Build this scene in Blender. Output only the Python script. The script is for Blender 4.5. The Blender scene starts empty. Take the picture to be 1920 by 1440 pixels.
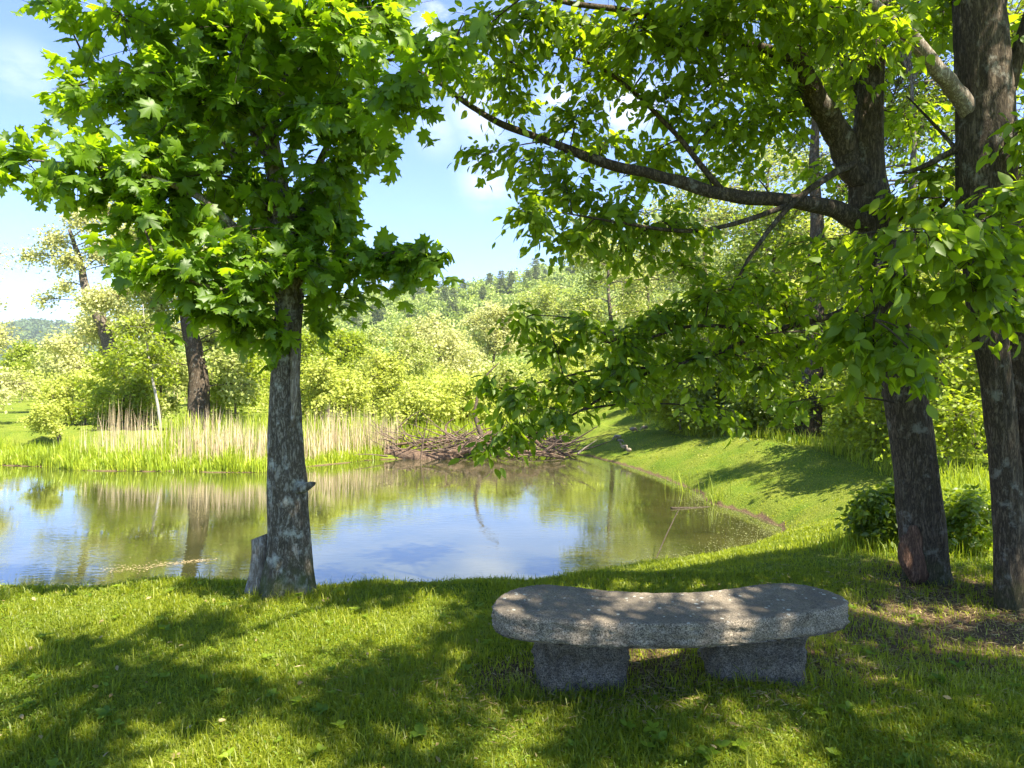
import bpy, math, random
import numpy as np
from mathutils import Vector

SC = bpy.context.scene
COL = SC.collection
F, CX, HZ, CAMZ = 1280.0, 960.0, 700.0, 1.6

# ------------------------------------------------------------------ camera
cam_d = bpy.data.cameras.new('camera')
cam = bpy.data.objects.new('camera', cam_d)
COL.objects.link(cam)
cam.location = (0, 0, CAMZ)
cam.rotation_euler = (math.radians(90), 0, 0)
cam_d.sensor_width = 36.0
cam_d.lens = 36.0 * F / 1920.0
cam_d.shift_y = -(720 - HZ) / 1920.0
cam_d.clip_start = 0.05
cam_d.clip_end = 12000
SC.camera = cam

# ------------------------------------------------------------------ world, sun, exposure
SUN = Vector((0.42, -0.34, 0.84)).normalized()
el = math.asin(SUN.z); az = math.atan2(SUN.x, SUN.y)
w = bpy.data.worlds.new('World'); SC.world = w; w.use_nodes = True
nt = w.node_tree; nt.nodes.clear()
def wn(t, **k):
    n = nt.nodes.new(t)
    for a, b in k.items(): setattr(n, a, b)
    return n
sky = wn('ShaderNodeTexSky', sky_type='NISHITA', sun_disc=False, sun_elevation=el, sun_rotation=az,
         altitude=200.0, air_density=1.0, dust_density=0.1, ozone_density=2.5)
bg = wn('ShaderNodeBackground'); bg.inputs['Strength'].default_value = 0.076
out = wn('ShaderNodeOutputWorld')
tc = wn('ShaderNodeTexCoord')
mp = wn('ShaderNodeMapping'); mp.inputs['Scale'].default_value = (7, 7, 15)
nt.links.new(tc.outputs['Generated'], mp.inputs['Vector'])
nz = wn('ShaderNodeTexNoise'); nz.inputs['Scale'].default_value = 1.0; nz.inputs['Detail'].default_value = 9
nz.inputs['Roughness'].default_value = 0.58
nt.links.new(mp.outputs['Vector'], nz.inputs['Vector'])
def dirpx(px, py):
    return Vector(((px - CX) / F, 1.0, (HZ - py) / F)).normalized()
acc = None
for px, py, rad, amp in [(865, 60, 0.085, 1.0), (930, 90, 0.07, 0.7), (905, 205, 0.07, 0.5), (1050, 205, 0.05, 0.62), (1180, 190, 0.07, 0.6),
                         (915, 335, 0.06, 0.42), (40, 130, 0.05, 0.25), (60, 590, 0.05, 0.15), (1330, 150, 0.06, 0.8), (820, 245, 0.05, 0.25),
                         (-900, 200, 0.3, 0.4), (2600, 300, 0.4, 0.5)]:
    vd = wn('ShaderNodeVectorMath', operation='DISTANCE')
    nt.links.new(tc.outputs['Generated'], vd.inputs[0]); vd.inputs[1].default_value = dirpx(px, py)
    mr = wn('ShaderNodeMapRange', interpolation_type='SMOOTHSTEP')
    mr.inputs['From Min'].default_value = rad; mr.inputs['From Max'].default_value = 0.0
    mr.inputs['To Min'].default_value = 0.0; mr.inputs['To Max'].default_value = amp
    nt.links.new(vd.outputs['Value'], mr.inputs['Value'])
    if acc is None: acc = mr.outputs['Result']
    else:
        m = wn('ShaderNodeMath', operation='MAXIMUM'); nt.links.new(acc, m.inputs[0]); nt.links.new(mr.outputs['Result'], m.inputs[1]); acc = m.outputs[0]
cl = wn('ShaderNodeMapRange', interpolation_type='SMOOTHSTEP')
cl.inputs['From Min'].default_value = 0.43; cl.inputs['From Max'].default_value = 0.60
nt.links.new(nz.outputs['Fac'], cl.inputs['Value'])
mu = wn('ShaderNodeMath', operation='MULTIPLY'); nt.links.new(acc, mu.inputs[0]); nt.links.new(cl.outputs['Result'], mu.inputs[1])
mx = wn('ShaderNodeMix', data_type='RGBA')
sc_ = wn('ShaderNodeMix', data_type='RGBA', blend_type='MULTIPLY'); sc_.inputs['Factor'].default_value = 1
nt.links.new(sky.outputs['Color'], sc_.inputs['A']); sc_.inputs['B'].default_value = (.67, .82, 1.14, 1)
nt.links.new(mu.outputs[0], mx.inputs['Factor']); nt.links.new(sc_.outputs['Result'], mx.inputs['A'])
mx.inputs['B'].default_value = (6.5, 6.6, 6.8, 1)
nt.links.new(mx.outputs['Result'], bg.inputs['Color'])
nt.links.new(bg.outputs[0], out.inputs['Surface'])
sl = bpy.data.lights.new('sun', 'SUN'); sl.energy = 5.0; sl.angle = math.radians(0.53); sl.color = (1.0, 0.93, 0.78)
so = bpy.data.objects.new('sun', sl); COL.objects.link(so)
so.rotation_euler = SUN.to_track_quat('Z', 'Y').to_euler(); so.location = (20, -15, 40)
SC.view_settings.view_transform = 'Standard'; SC.view_settings.look = 'None'
SC.view_settings.exposure = 2.05; SC.view_settings.gamma = 1.0
SC.render.engine = 'CYCLES'
SC.cycles.max_bounces = 7; SC.cycles.diffuse_bounces = 3; SC.cycles.transmission_bounces = 4; SC.cycles.glossy_bounces = 3

# ------------------------------------------------------------------ helpers
HAZE = 0.00016
RS = np.random.RandomState(7)
def P(px, py, d): return np.array([(px - CX) * d / F, d, CAMZ - (py - HZ) * d / F])
def tag(o, label=None, cat=None, group=None, kind=None):
    if label: o['label'] = label
    if cat: o['category'] = cat
    if group: o['group'] = group
    if kind: o['kind'] = kind
    return o
def empty(name, loc, label, cat, group=None):
    o = bpy.data.objects.new(name, None); COL.objects.link(o); o.location = loc
    o.empty_display_size = 0.2
    return tag(o, label, cat, group)

class MB:
    def __init__(s): s.V = []; s.L = []; s.S = []; s.A = []; s.n = 0
    def add(s, V, Fc, tint=None):
        V = np.asarray(V, dtype=np.float32).reshape(-1, 3); Fc = np.asarray(Fc, dtype=np.int64)
        s.V.append(V); s.L.append((Fc + s.n).ravel()); s.S.append(np.full(len(Fc), Fc.shape[1], dtype=np.int64))
        s.A.append(np.zeros(len(V), dtype=np.float32) if tint is None else np.broadcast_to(np.asarray(tint, dtype=np.float32), (len(V),)))
        s.n += len(V)
    def build(s, name, mat, parent=None, smooth=True):
        me = bpy.data.meshes.new(name)
        V = np.concatenate(s.V); L = np.concatenate(s.L); S = np.concatenate(s.S); A = np.concatenate(s.A)
        off = np.zeros(3)
        if parent is not None:
            p = parent
            while p is not None: off += np.array(p.location); p = p.parent
        else:
            pass
        V = V - off.astype(np.float32)
        me.vertices.add(len(V)); me.vertices.foreach_set('co', V.ravel())
        me.loops.add(len(L)); me.loops.foreach_set('vertex_index', L.astype(np.int32))
        me.polygons.add(len(S)); me.polygons.foreach_set('loop_start', np.concatenate([[0], np.cumsum(S)[:-1]]).astype(np.int32))
        me.update(calc_edges=True)
        if smooth: me.polygons.foreach_set('use_smooth', np.ones(len(S), dtype=bool))
        at = me.attributes.new('tint', 'FLOAT', 'POINT'); at.data.foreach_set('value', np.ascontiguousarray(A))
        me.materials.append(mat)
        o = bpy.data.objects.new(name, me); COL.objects.link(o)
        if parent is not None: o.parent = parent
        return o

def catmull(pts, n):
    pts = np.asarray(pts, dtype=float); m = len(pts)
    if m == 2:
        t = np.linspace(0, 1, n)[:, None]; return pts[0] * (1 - t) + pts[1] * t
    u = np.linspace(0, m - 1 - 1e-9, n); i = u.astype(int); f = (u - i)[:, None]
    ex = np.vstack([2 * pts[0] - pts[1], pts, 2 * pts[-1] - pts[-2]])
    p0, p1, p2, p3 = ex[i], ex[i + 1], ex[i + 2], ex[i + 3]
    return 0.5 * ((2 * p1) + (-p0 + p2) * f + (2 * p0 - 5 * p1 + 4 * p2 - p3) * f ** 2 + (-p0 + 3 * p1 - 3 * p2 + p3) * f ** 3)

def tube(mb, pts, rad, sides=8, n=None, rough=0.0, seed=0, tint=None, flute=0.0):
    """a tapered tube through pts; rough adds bark-sized lumps; last ring closed"""
    n = n or max(4, len(pts) * 3)
    c = catmull(pts, n)
    r = np.interp(np.linspace(0, 1, n), np.linspace(0, 1, len(rad)), rad)
    if rough:
        q_ = np.random.RandomState(seed + 50); jt = np.cumsum(q_.normal(0, 1, c.shape), axis=0); jt -= np.linspace(0, 1, n)[:, None] * jt[-1]; jt = (jt + np.roll(jt, 1, 0) + np.roll(jt, -1, 0)) / 3; jt[0] = jt[-1] = 0
        if sides < 20: c = c + jt * (r * .13)[:, None]
    T = np.gradient(c, axis=0); T /= np.linalg.norm(T, axis=1)[:, None] + 1e-9
    ref = np.array([0, 1.0, 0]) if abs(T[:, 1]).mean() < 0.8 else np.array([1.0, 0, 0])
    X = np.cross(T, ref); X /= np.linalg.norm(X, axis=1)[:, None] + 1e-9
    Y = np.cross(T, X)
    a = np.linspace(0, 2 * np.pi, sides, endpoint=False)
    R = np.repeat(r[:, None], sides, 1)
    if rough or flute:
        rs = np.random.RandomState(seed)
        ln = np.concatenate([[0], np.cumsum(np.linalg.norm(np.diff(c, axis=0), axis=1))])
        nn = np.zeros_like(R)
        for k in range(14):
            fa = rs.randint(1, max(2, sides // 3)); fz = rs.uniform(1.5, 14) ; ph = rs.uniform(0, 6.28, 2)
            nn += np.sin(a[None] * fa + ph[0] + 0.8 * np.sin(ln[:, None] * fz * 0.4 + ph[1])) * np.sin(ln[:, None] * fz + ph[1] + a[None] * rs.randint(-2, 3)) / 3.5
        R = R * (1 + rough * nn)
        if flute:
            fl = np.sin(a * 5 + 1.0)[None] * 0.5 + np.sin(a * 3 + seed)[None] * 0.5
            R = R * (1 + flute * fl * np.exp(-ln[:, None] / 0.35))
    V = c[:, None] + R[..., None] * (np.cos(a)[None, :, None] * X[:, None] + np.sin(a)[None, :, None] * Y[:, None])
    V = V.reshape(-1, 3)
    i = np.arange(n - 1)[:, None] * sides; j = np.arange(sides)[None]; j2 = (j + 1) % sides
    Fc = np.stack([i + j, i + j2, i + sides + j2, i + sides + j], -1).reshape(-1, 4)
    base = mb.n
    mb.add(V, Fc, tint)
    # caps
    mb.V.append(np.array([c[0], c[-1]], dtype=np.float32)); mb.A.append(np.zeros(2, dtype=np.float32) if tint is None else np.full(2, tint, dtype=np.float32))
    k0, k1 = base + len(V), base + len(V) + 1; mb.n += 2
    jj = np.arange(sides); jn = (jj + 1) % sides
    t1 = np.stack([np.full(sides, k1), base + (n - 1) * sides + jj, base + (n - 1) * sides + jn], -1)
    t0 = np.stack([np.full(sides, k0), base + jn, base + jj], -1)
    mb.L.append(np.concatenate([t0, t1]).ravel()); mb.S.append(np.full(2 * sides, 3, dtype=np.int64))
    return c

def norm(v): return v / (np.linalg.norm(v, axis=-1, keepdims=True) + 1e-9)

# leaf templates: (verts Nx3 with base at origin, tip at y=1), faces
_h = [(0, 0), (.15, -.11), (.38, -.10), (.31, .05), (.38, .13), (.58, .17), (.50, .29), (.62, .50), (.41, .45), (.31, .55), (.15, .41), (.20, .62), (.28, .74), (.13, .77), (0, 1.0)]
_o = _h + [(-x, y) for x, y in _h[-2:0:-1]]
_mv = np.array([(0, .3, .06)] + [(x * .95, y, -abs(x) * .28 - max(0, y - .4) * .22) for x, y in _o])
_mf = np.array([(0, 1 + i, 1 + (i + 1) % len(_o)) for i in range(len(_o))])
MAPLE = (_mv, _mf)
OVAL = (np.array([(0, 0, 0), (.20, .22, .05), (.25, .5, .04), (.13, .8, -.03), (0, 1, -.12), (-.13, .8, -.03), (-.25, .5, .04), (-.20, .22, .05), (0, .5, 0)]),
        np.array([(0, 1, 2, 8), (8, 2, 3, 4), (0, 8, 6, 7), (8, 4, 5, 6)]))
NARROW = (np.array([(0, 0, 0), (.14, .4, .02), (0, 1, -.08), (-.14, .4, .02)]), np.array([(0, 1, 2, 3)]))
CARD = (np.array([(0, 0, 0), (.34, .35, .05), (.05, 1, -.12), (-.32, .5, .03)]), np.array([(0, 1, 2, 3)]))

def leaves(mb, pos, head, nrm, size, tmpl, tint):
    """place leaf templates; arrays of length N"""
    tv, tf = tmpl
    y = norm(head); z = norm(nrm - (nrm * y).sum(-1, keepdims=True) * y); x = np.cross(y, z)
    V = pos[:, None] + size[:, None, None] * (tv[None, :, 0:1] * x[:, None] + tv[None, :, 1:2] * y[:, None] + tv[None, :, 2:3] * z[:, None])
    N, k = len(pos), len(tv)
    Fc = (tf[None] + (np.arange(N) * k)[:, None, None]).reshape(-1, tf.shape[1])
    mb.add(V.reshape(-1, 3), Fc, np.repeat(tint, k))

def bez(P0, P1, P2, t):
    t = t[..., None]; return P0 * (1 - t) ** 2 + 2 * P1 * t * (1 - t) + P2 * t ** 2

def twigs(mb, P0, P1, P2, r0, r1, seg=4, sides=3):
    N = len(P0); t = np.linspace(0, 1, seg + 1)
    C = bez(P0[:, None], P1[:, None], P2[:, None], np.broadcast_to(t, (N, seg + 1)))
    T = norm(np.gradient(C, axis=1)); X = norm(np.cross(T, np.array([0.3, 0.9, 0.2]))); Y = np.cross(T, X)
    r = r0[:, None] * (1 - t) + r1[:, None] * t
    a = np.arange(sides) * 2 * np.pi / sides
    V = C[:, :, None] + r[:, :, None, None] * (np.cos(a)[:, None] * X[:, :, None] + np.sin(a)[:, None] * Y[:, :, None])
    i = np.arange(seg)[:, None] * sides; j = np.arange(sides)[None]; j2 = (j + 1) % sides
    Fc = np.stack([i + j, i + j2, i + sides + j2, i + sides + j], -1).reshape(-1, 4)
    Fc = (Fc[None] + (np.arange(N) * (seg + 1) * sides)[:, None, None]).reshape(-1, 4)
    mb.add(V.reshape(-1, 3), Fc)

def crown_fill(tw, lv, rs, skel, blobs, tmpl, lsize, per, twig_r=0.004, droop=0.25, updir=0.7, br_r=0.012, nrn=.5, leafspread=0.05, alt=0.8):
    """blobs: (centre, (rx,ry,rz), nclusters). Grows a branch from the nearest skeleton point to each
    blob, twigs to points in it, and leaves along the twigs."""
    for (c, r, ncl) in blobs:
        c = np.asarray(c, float); r = np.asarray(r, float) * np.ones(3)
        dist = np.linalg.norm(skel[:, :3] - c, axis=1) + np.maximum(0, skel[:, 2] - c[2]) * 2.0
        a = skel[dist.argmin(), :3]
        mid = (a + c) / 2 + np.array([0, 0, np.linalg.norm(c - a) * 0.14]) + rs.normal(0, .06, 3) * np.linalg.norm(c - a)
        out_ = norm(c - a); endp = c + out_ * r * 0.55
        twigs(tw, a[None], mid[None], endp[None], np.array([br_r + .003 * np.linalg.norm(c - a)]), np.array([twig_r * 0.8]), seg=8, sides=5)
        ncl = int(ncl)
        u = norm(rs.normal(size=(ncl, 3))) * (rs.uniform(0.15, 1, (ncl, 1)) ** 0.45)
        tgt = c + u * r
        tb = np.clip(rs.uniform(0.45, 1.0, ncl), 0, 1)
        s0 = bez(a[None], mid[None], endp[None], tb)
        tm = (s0 + tgt) / 2 + rs.normal(0, .05, (ncl, 3)) * np.linalg.norm(tgt - s0, axis=1)[:, None] + np.array([0, 0, .10]) * np.linalg.norm(tgt - s0, axis=1)[:, None]
        tgt2 = tgt + norm(tgt - s0) * 0.08 - np.array([0, 0, droop * 0.15])
        twigs(tw, s0, tm, tgt2, np.full(ncl, twig_r), np.full(ncl, twig_r * 0.4))
        t = rs.uniform(0.25, 1.02, (ncl, per))
        pos = bez(s0[:, None], tm[:, None], tgt2[:, None], t)
        tan = norm(tgt2 - s0)[:, None] * np.ones((1, per, 1))
        side = norm(np.cross(tan, np.array([0, 0, 1.0]))) * np.where(rs.rand(ncl, per, 1) < .5, -1, 1)
        pos = pos + rs.normal(0, leafspread, pos.shape)
        head = tan * 0.6 + side * alt + np.array([0, 0, -droop]) + rs.normal(0, .35, pos.shape)
        nr = np.array([0, 0, updir]) + norm(tan) * 0.25 + rs.normal(0, nrn, pos.shape)
        sz = lsize * rs.uniform(0.5, 1.3, ncl * per)
        tn = np.clip(np.repeat(rs.rand(ncl), per) * 0.5 + rs.rand(ncl * per) * 0.5, 0, 1)
        leaves(lv, pos.reshape(-1, 3), head.reshape(-1, 3), nr.reshape(-1, 3), sz, tmpl, tn)

# ------------------------------------------------------------------ materials
def mat(name):
    m = bpy.data.materials.new(name); m.use_nodes = True; m.node_tree.nodes.clear(); return m
class NT:
    def __init__(s, m): s.t = m.node_tree
    def n(s, ty, ins=None, **k):
        nd = s.t.nodes.new(ty)
        for a, b in k.items(): setattr(nd, a, b)
        for a, b in (ins or {}).items():
            if hasattr(b, 'is_output') or isinstance(b, bpy.types.NodeSocket): s.t.links.new(b, nd.inputs[a])
            else: nd.inputs[a].default_value = b
        return nd
    def ramp(s, fac, stops):
        r = s.t.nodes.new('ShaderNodeValToRGB'); e = r.color_ramp.elements
        while len(e) < len(stops): e.new(0.5)
        for i, (p, c) in enumerate(stops): e[i].position = p; e[i].color = (*c, 1)
        s.t.links.new(fac, r.inputs['Fac']); return r.outputs['Color']
    def mixc(s, f, a, b, mode='MIX'):
        x = s.n('ShaderNodeMix', data_type='RGBA', blend_type=mode)
        for k, v in (('Factor', f), ('A', a), ('B', b)):
            if isinstance(v, bpy.types.NodeSocket): s.t.links.new(v, x.inputs[k])
            else: x.inputs[k].default_value = v if k == 'Factor' else (*v, 1)
        return x.outputs['Result']

def leaf_mat(name, dark, light, trans, tfac=0.45, gloss=0.06, rough=0.4, odd=None):
    m = mat(name); g = NT(m)
    at = g.n('ShaderNodeAttribute', attribute_name='tint').outputs['Fac']
    tcn = g.n('ShaderNodeTexCoord')
    no = g.n('ShaderNodeTexNoise', {'Vector': tcn.outputs['Object'], 'Scale': 1.3, 'Detail': 2.0}).outputs['Fac']
    fa = g.n('ShaderNodeMath', {0: at, 1: no}, operation='MULTIPLY_ADD'); fa.inputs[2].default_value = 0.0
    fb = g.n('ShaderNodeMath', {0: fa.outputs[0], 1: 1.6}, operation='MULTIPLY').outputs[0]
    mid = [(a + b) / 2 for a, b in zip(dark, light)]
    st = [(0.0, dark), (0.5, mid), (0.92, light)]
    if odd: st += [(1.0, odd)]
    c = g.ramp(fb, st)
    ct = g.mixc(1.0, g.ramp(fb, [(0.0, [x * .75 for x in trans]), (1.0, [min(1, x * 1.2) for x in trans])]), (1, 1, 1), 'MULTIPLY')
    d = g.n('ShaderNodeBsdfDiffuse', {'Color': c}); t = g.n('ShaderNodeBsdfTranslucent', {'Color': ct})
    mx1 = g.n('ShaderNodeMixShader', {0: tfac, 1: d.outputs[0], 2: t.outputs[0]})
    gl = g.n('ShaderNodeBsdfGlossy', {'Roughness': rough, 'Color': (1, 1, 1, 1)})
    mx2 = g.n('ShaderNodeMixShader', {0: gloss, 1: mx1.outputs[0], 2: gl.outputs[0]})
    o = g.n('ShaderNodeOutputMaterial', {'Surface': mx2.outputs[0]})
    return m

M = {}
M['maple'] = leaf_mat('maple_leaf', (.050, .105, .004), (.13, .22, .006), (.42, .64, .010), .5, .022, .5)
M['elm'] = leaf_mat('oval_leaf', (.055, .105, .005), (.15, .22, .008), (.46, .64, .012), .5, .02, .5)
M['willow'] = leaf_mat('willow_leaf', (.22, .26, .05), (.50, .52, .19), (.5, .58, .07), .42, .015, .5)  # cream in this and the yellow shrub leaf stands in for distance haze
M['pale_willow'] = leaf_mat('pale_willow_leaf', (.34, .35, .10), (.64, .63, .32), (.68, .70, .18), .42, .015, .5)
M['shrub'] = leaf_mat('shrub_leaf', (.13, .19, .008), (.34, .40, .03), (.50, .60, .02), .42, .02, .5)
M['shrub_yellow'] = leaf_mat('yellow_shrub_leaf', (.26, .31, .035), (.56, .58, .15), (.62, .68, .07), .42, .015, .5)
M['shade_shrub'] = leaf_mat('shaded_shrub_leaf', (.06, .105, .006), (.19, .25, .015), (.36, .48, .015), .42, .03, .45)  # copy of the shrub leaf with shade put into its darker colour
M['pine'] = leaf_mat('pine_needles', (.14, .18, .06), (.30, .34, .14), (.10, .14, .06), .15, .02, .5)
M['hillwood'] = leaf_mat('hill_leaf', (.15, .22, .04), (.38, .45, .12), (.42, .52, .05), .3, .015, .5)
M['farwood'] = leaf_mat('far_hill_leaf', (.07, .12, .04), (.16, .22, .08), (.2, .3, .06), .3, .01, .5)
M['reed'] = leaf_mat('dry_reed', (.36, .27, .15), (.70, .56, .38), (.45, .36, .2), .15, .02, .5)
M['dry'] = leaf_mat('dry_grass', (.22, .16, .06), (.44, .34, .16), (.4, .34, .14), .3, .02, .5)
M['marsh'] = leaf_mat('marsh_grass', (.18, .27, .012), (.44, .48, .04), (.52, .62, .03), .4, .02, .45)
M['blade'] = leaf_mat('lawn_blade', (.095, .135, .006), (.31, .32, .016), (.50, .58, .018), .42, .02, .5, odd=(.38, .33, .12))
M['clover'] = leaf_mat('clover_leaf', (.075, .14, .006), (.21, .28, .014), (.42, .56, .018), .4, .02, .5)

def bark(name, c0, c1, lichen, lam=0.45, scale=1.0, zs=0.22, bump=0.9, moss=0.0):
    m = mat(name); g = NT(m)
    tcn = g.n('ShaderNodeTexCoord').outputs['Object']
    mpn = g.n('ShaderNodeMapping', {'Vector': tcn, 'Scale': (1, 1, zs)}).outputs[0]
    dw = g.n('ShaderNodeTexNoise', {'Vector': mpn, 'Scale': 11 * scale, 'Detail': 5.0, 'Roughness': .7}).outputs['Color']
    dv = g.n('ShaderNodeVectorMath', {0: dw, 1: (.16 / scale, .16 / scale, .16 / scale), 2: mpn}, operation='MULTIPLY_ADD').outputs[0]
    n1 = g.n('ShaderNodeTexNoise', {'Vector': dv, 'Scale': 42 * scale, 'Detail': 9.0, 'Roughness': .72}).outputs['Fac']
    vo = g.n('ShaderNodeTexVoronoi', {'Vector': dv, 'Scale': 40 * scale, 'Randomness': 1.0}, feature='DISTANCE_TO_EDGE').outputs['Distance']
    vr = g.n('ShaderNodeMapRange', {'Value': vo, 'From Min': 0.0, 'From Max': 0.35, 'To Min': .45}).outputs[0]
    hh = g.n('ShaderNodeMath', {0: n1, 1: vr}, operation='MULTIPLY').outputs[0]
    c = g.ramp(hh, [(0.16, [x * .45 for x in c0]), (0.30, c0), (0.58, c1)])
    n2 = g.n('ShaderNodeTexNoise', {'Vector': tcn, 'Scale': 9.0 * scale, 'Detail': 6.0, 'Roughness': .7}).outputs['Fac']
    lf = g.n('ShaderNodeMapRange', {'Value': n2, 'From Min': .60 - lam * .12, 'From Max': .68}, interpolation_type='SMOOTHSTEP').outputs[0]
    lf2 = g.n('ShaderNodeMath', {0: lf, 1: lam}, operation='MULTIPLY').outputs[0]
    c = g.mixc(lf2, c, lichen)
    if moss:
        sp = g.n('ShaderNodeSeparateXYZ', {'Vector': tcn}).outputs['Z']
        mz = g.n('ShaderNodeMapRange', {'Value': sp, 'From Min': .5, 'From Max': 0.0}).outputs[0]
        n3 = g.n('ShaderNodeTexNoise', {'Vector': tcn, 'Scale': 12.0, 'Detail': 4.0}).outputs['Fac']
        mm = g.n('ShaderNodeMath', {0: mz, 1: n3}, operation='MULTIPLY').outputs[0]
        m2 = g.n('ShaderNodeMapRange', {'Value': mm, 'From Min': .2, 'From Max': .45, 'To Max': moss}).outputs[0]
        c = g.mixc(m2, c, (.07, .085, .02))
    b = g.n('ShaderNodeBump', {'Height': hh, 'Strength': bump, 'Distance': .012})
    pr = g.n('ShaderNodeBsdfPrincipled', {'Base Color': c, 'Roughness': .93, 'Normal': b.outputs[0], 'Specular IOR Level': .15})
    g.n('ShaderNodeOutputMaterial', {'Surface': pr.outputs[0]})
    return m
M['bark_maple'] = bark('maple_bark', (.10, .08, .056), (.33, .285, .22), (.50, .49, .41), .75, .8, .3, 1.0, .7)
M['bark_dark'] = bark('dark_bark', (.060, .045, .030), (.17, .13, .09), (.32, .31, .26), .45, .9, .2, 1.0, .3)
M['bark_far'] = bark('far_bark', (.10, .08, .06), (.24, .20, .15), (.4, .38, .33), .3, .5, .3, .6)
M['bark_pale'] = bark('pale_bark', (.30, .27, .22), (.58, .54, .47), (.6, .58, .52), .4, 1.0, 1.5, .3)
M['wood_dead'] = bark('weathered_wood', (.19, .15, .11), (.44, .38, .31), (.55, .53, .48), .5, 1.0, .12, .8)
M['wood_log'] = bark('fallen_bark', (.09, .058, .038), (.28, .19, .125), (.5, .42, .33), .35, .6, .5, .8)
M['wood_brush'] = bark('brush_wood', (.10, .07, .05), (.27, .19, .13), (.45, .38, .31), .35, 1.0, .3, .5)
M['wood_cut'] = bark('bare_wood', (.10, .055, .035), (.22, .125, .08), (.3, .22, .16), .2, .9, .2, .6)
M['twig'] = bark('twig_bark', (.05, .038, .026), (.12, .095, .065), (.2, .19, .15), .2, 1.5, .5, .3)

def plain(name, c, rough=.8):
    m = mat(name); g = NT(m)
    tcn = g.n('ShaderNodeTexCoord').outputs['Object']
    n = g.n('ShaderNodeTexNoise', {'Vector': tcn, 'Scale': 60.0, 'Detail': 4.0}).outputs['Fac']
    cc = g.ramp(n, [(.3, [x * .6 for x in c]), (.7, [min(1, x * 1.3) for x in c])])
    pr = g.n('ShaderNodeBsdfPrincipled', {'Base Color': cc, 'Roughness': rough})
    g.n('ShaderNodeOutputMaterial', {'Surface': pr.outputs[0]}); return m
M['down'] = plain('gosling_down', (.28, .22, .14)); M['down_dark'] = plain('gosling_wing_down', (.13, .10, .07)); M['beak'] = plain('beak', (.03, .03, .03), .5)

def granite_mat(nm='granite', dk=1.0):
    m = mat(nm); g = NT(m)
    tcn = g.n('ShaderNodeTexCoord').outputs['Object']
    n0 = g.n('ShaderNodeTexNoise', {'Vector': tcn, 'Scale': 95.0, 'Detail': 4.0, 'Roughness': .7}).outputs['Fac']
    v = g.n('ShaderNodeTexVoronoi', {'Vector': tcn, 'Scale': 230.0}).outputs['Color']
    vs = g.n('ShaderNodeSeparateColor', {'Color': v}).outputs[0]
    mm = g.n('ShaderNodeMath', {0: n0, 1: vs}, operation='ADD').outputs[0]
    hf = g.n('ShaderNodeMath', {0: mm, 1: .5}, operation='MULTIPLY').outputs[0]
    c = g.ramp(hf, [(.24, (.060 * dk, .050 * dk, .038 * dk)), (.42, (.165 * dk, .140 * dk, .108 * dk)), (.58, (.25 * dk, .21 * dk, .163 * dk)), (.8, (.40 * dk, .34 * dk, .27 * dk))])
    n1 = g.n('ShaderNodeTexNoise', {'Vector': tcn, 'Scale': 4.0, 'Detail': 6.0, 'Roughness': .65}).outputs['Fac']
    nm1 = g.n('ShaderNodeTexNoise', {'Vector': tcn, 'Scale': 7.0, 'Detail': 7.0, 'Roughness': .75, 'Distortion': .8}).outputs['Fac']
    c = g.mixc(1.0, c, g.ramp(nm1, [(.32, (.50, .46, .40)), (.52, (1.0, .97, .90)), (.7, (1.22, 1.12, .96))]), 'MULTIPLY')
    geo = g.n('ShaderNodeNewGeometry'); up = g.n('ShaderNodeSeparateXYZ', {'Vector': geo.outputs['Normal']}).outputs['Z']
    upm = g.n('ShaderNodeMapRange', {'Value': up, 'From Min': .6, 'From Max': .95}).outputs[0]
    st = g.n('ShaderNodeMapRange', {'Value': n1, 'From Min': .36, 'From Max': .62, 'To Min': .25, 'To Max': .75}).outputs[0]
    stu = g.n('ShaderNodeMath', {0: st, 1: upm}, operation='MULTIPLY').outputs[0]
    c = g.mixc(stu, c, (.105, .088, .068))
    # pale lichen spots on the weathered top
    vl = g.n('ShaderNodeTexVoronoi', {'Vector': tcn, 'Scale': 34.0, 'Randomness': 1.0})
    vsel = g.n('ShaderNodeSeparateColor', {'Color': vl.outputs['Color']}).outputs[1]
    rr = g.n('ShaderNodeMath', {0: vsel, 1: .75}, operation='SUBTRACT').outputs[0]
    nl = g.n('ShaderNodeTexNoise', {'Vector': tcn, 'Scale': 70.0, 'Detail': 3.0}).outputs['Fac']
    dd = g.n('ShaderNodeMath', {0: nl, 1: .5, 2: vl.outputs['Distance']}, operation='MULTIPLY_ADD').outputs[0]
    r2 = g.n('ShaderNodeMath', {0: rr, 1: 1.5, 2: .26}, operation='MULTIPLY_ADD').outputs[0]
    lt = g.n('ShaderNodeMath', {0: dd, 1: r2}, operation='LESS_THAN').outputs[0]
    g1 = g.n('ShaderNodeMath', {0: vsel, 1: .75}, operation='GREATER_THAN').outputs[0]
    lm = g.n('ShaderNodeMath', {0: lt, 1: g1}, operation='MULTIPLY').outputs[0]
    lm = g.n('ShaderNodeMath', {0: lm, 1: upm}, operation='MULTIPLY').outputs[0]
    lm = g.n('ShaderNodeMath', {0: lm, 1: .85}, operation='MULTIPLY').outputs[0]
    c = g.mixc(lm, c, (.42, .42, .36))
    b = g.n('ShaderNodeBump', {'Height': hf, 'Strength': .55, 'Distance': .006})
    nb = g.n('ShaderNodeTexNoise', {'Vector': tcn, 'Scale': 22.0, 'Detail': 5.0}).outputs['Fac']
    b2 = g.n('ShaderNodeBump', {'Height': nb, 'Strength': .45, 'Distance': .012, 'Normal': b.outputs[0]})
    pr = g.n('ShaderNodeBsdfPrincipled', {'Base Color': c, 'Roughness': .85, 'Normal': b2.outputs[0], 'Specular IOR Level': .3})
    g.n('ShaderNodeOutputMaterial', {'Surface': pr.outputs[0]}); return m
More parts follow.
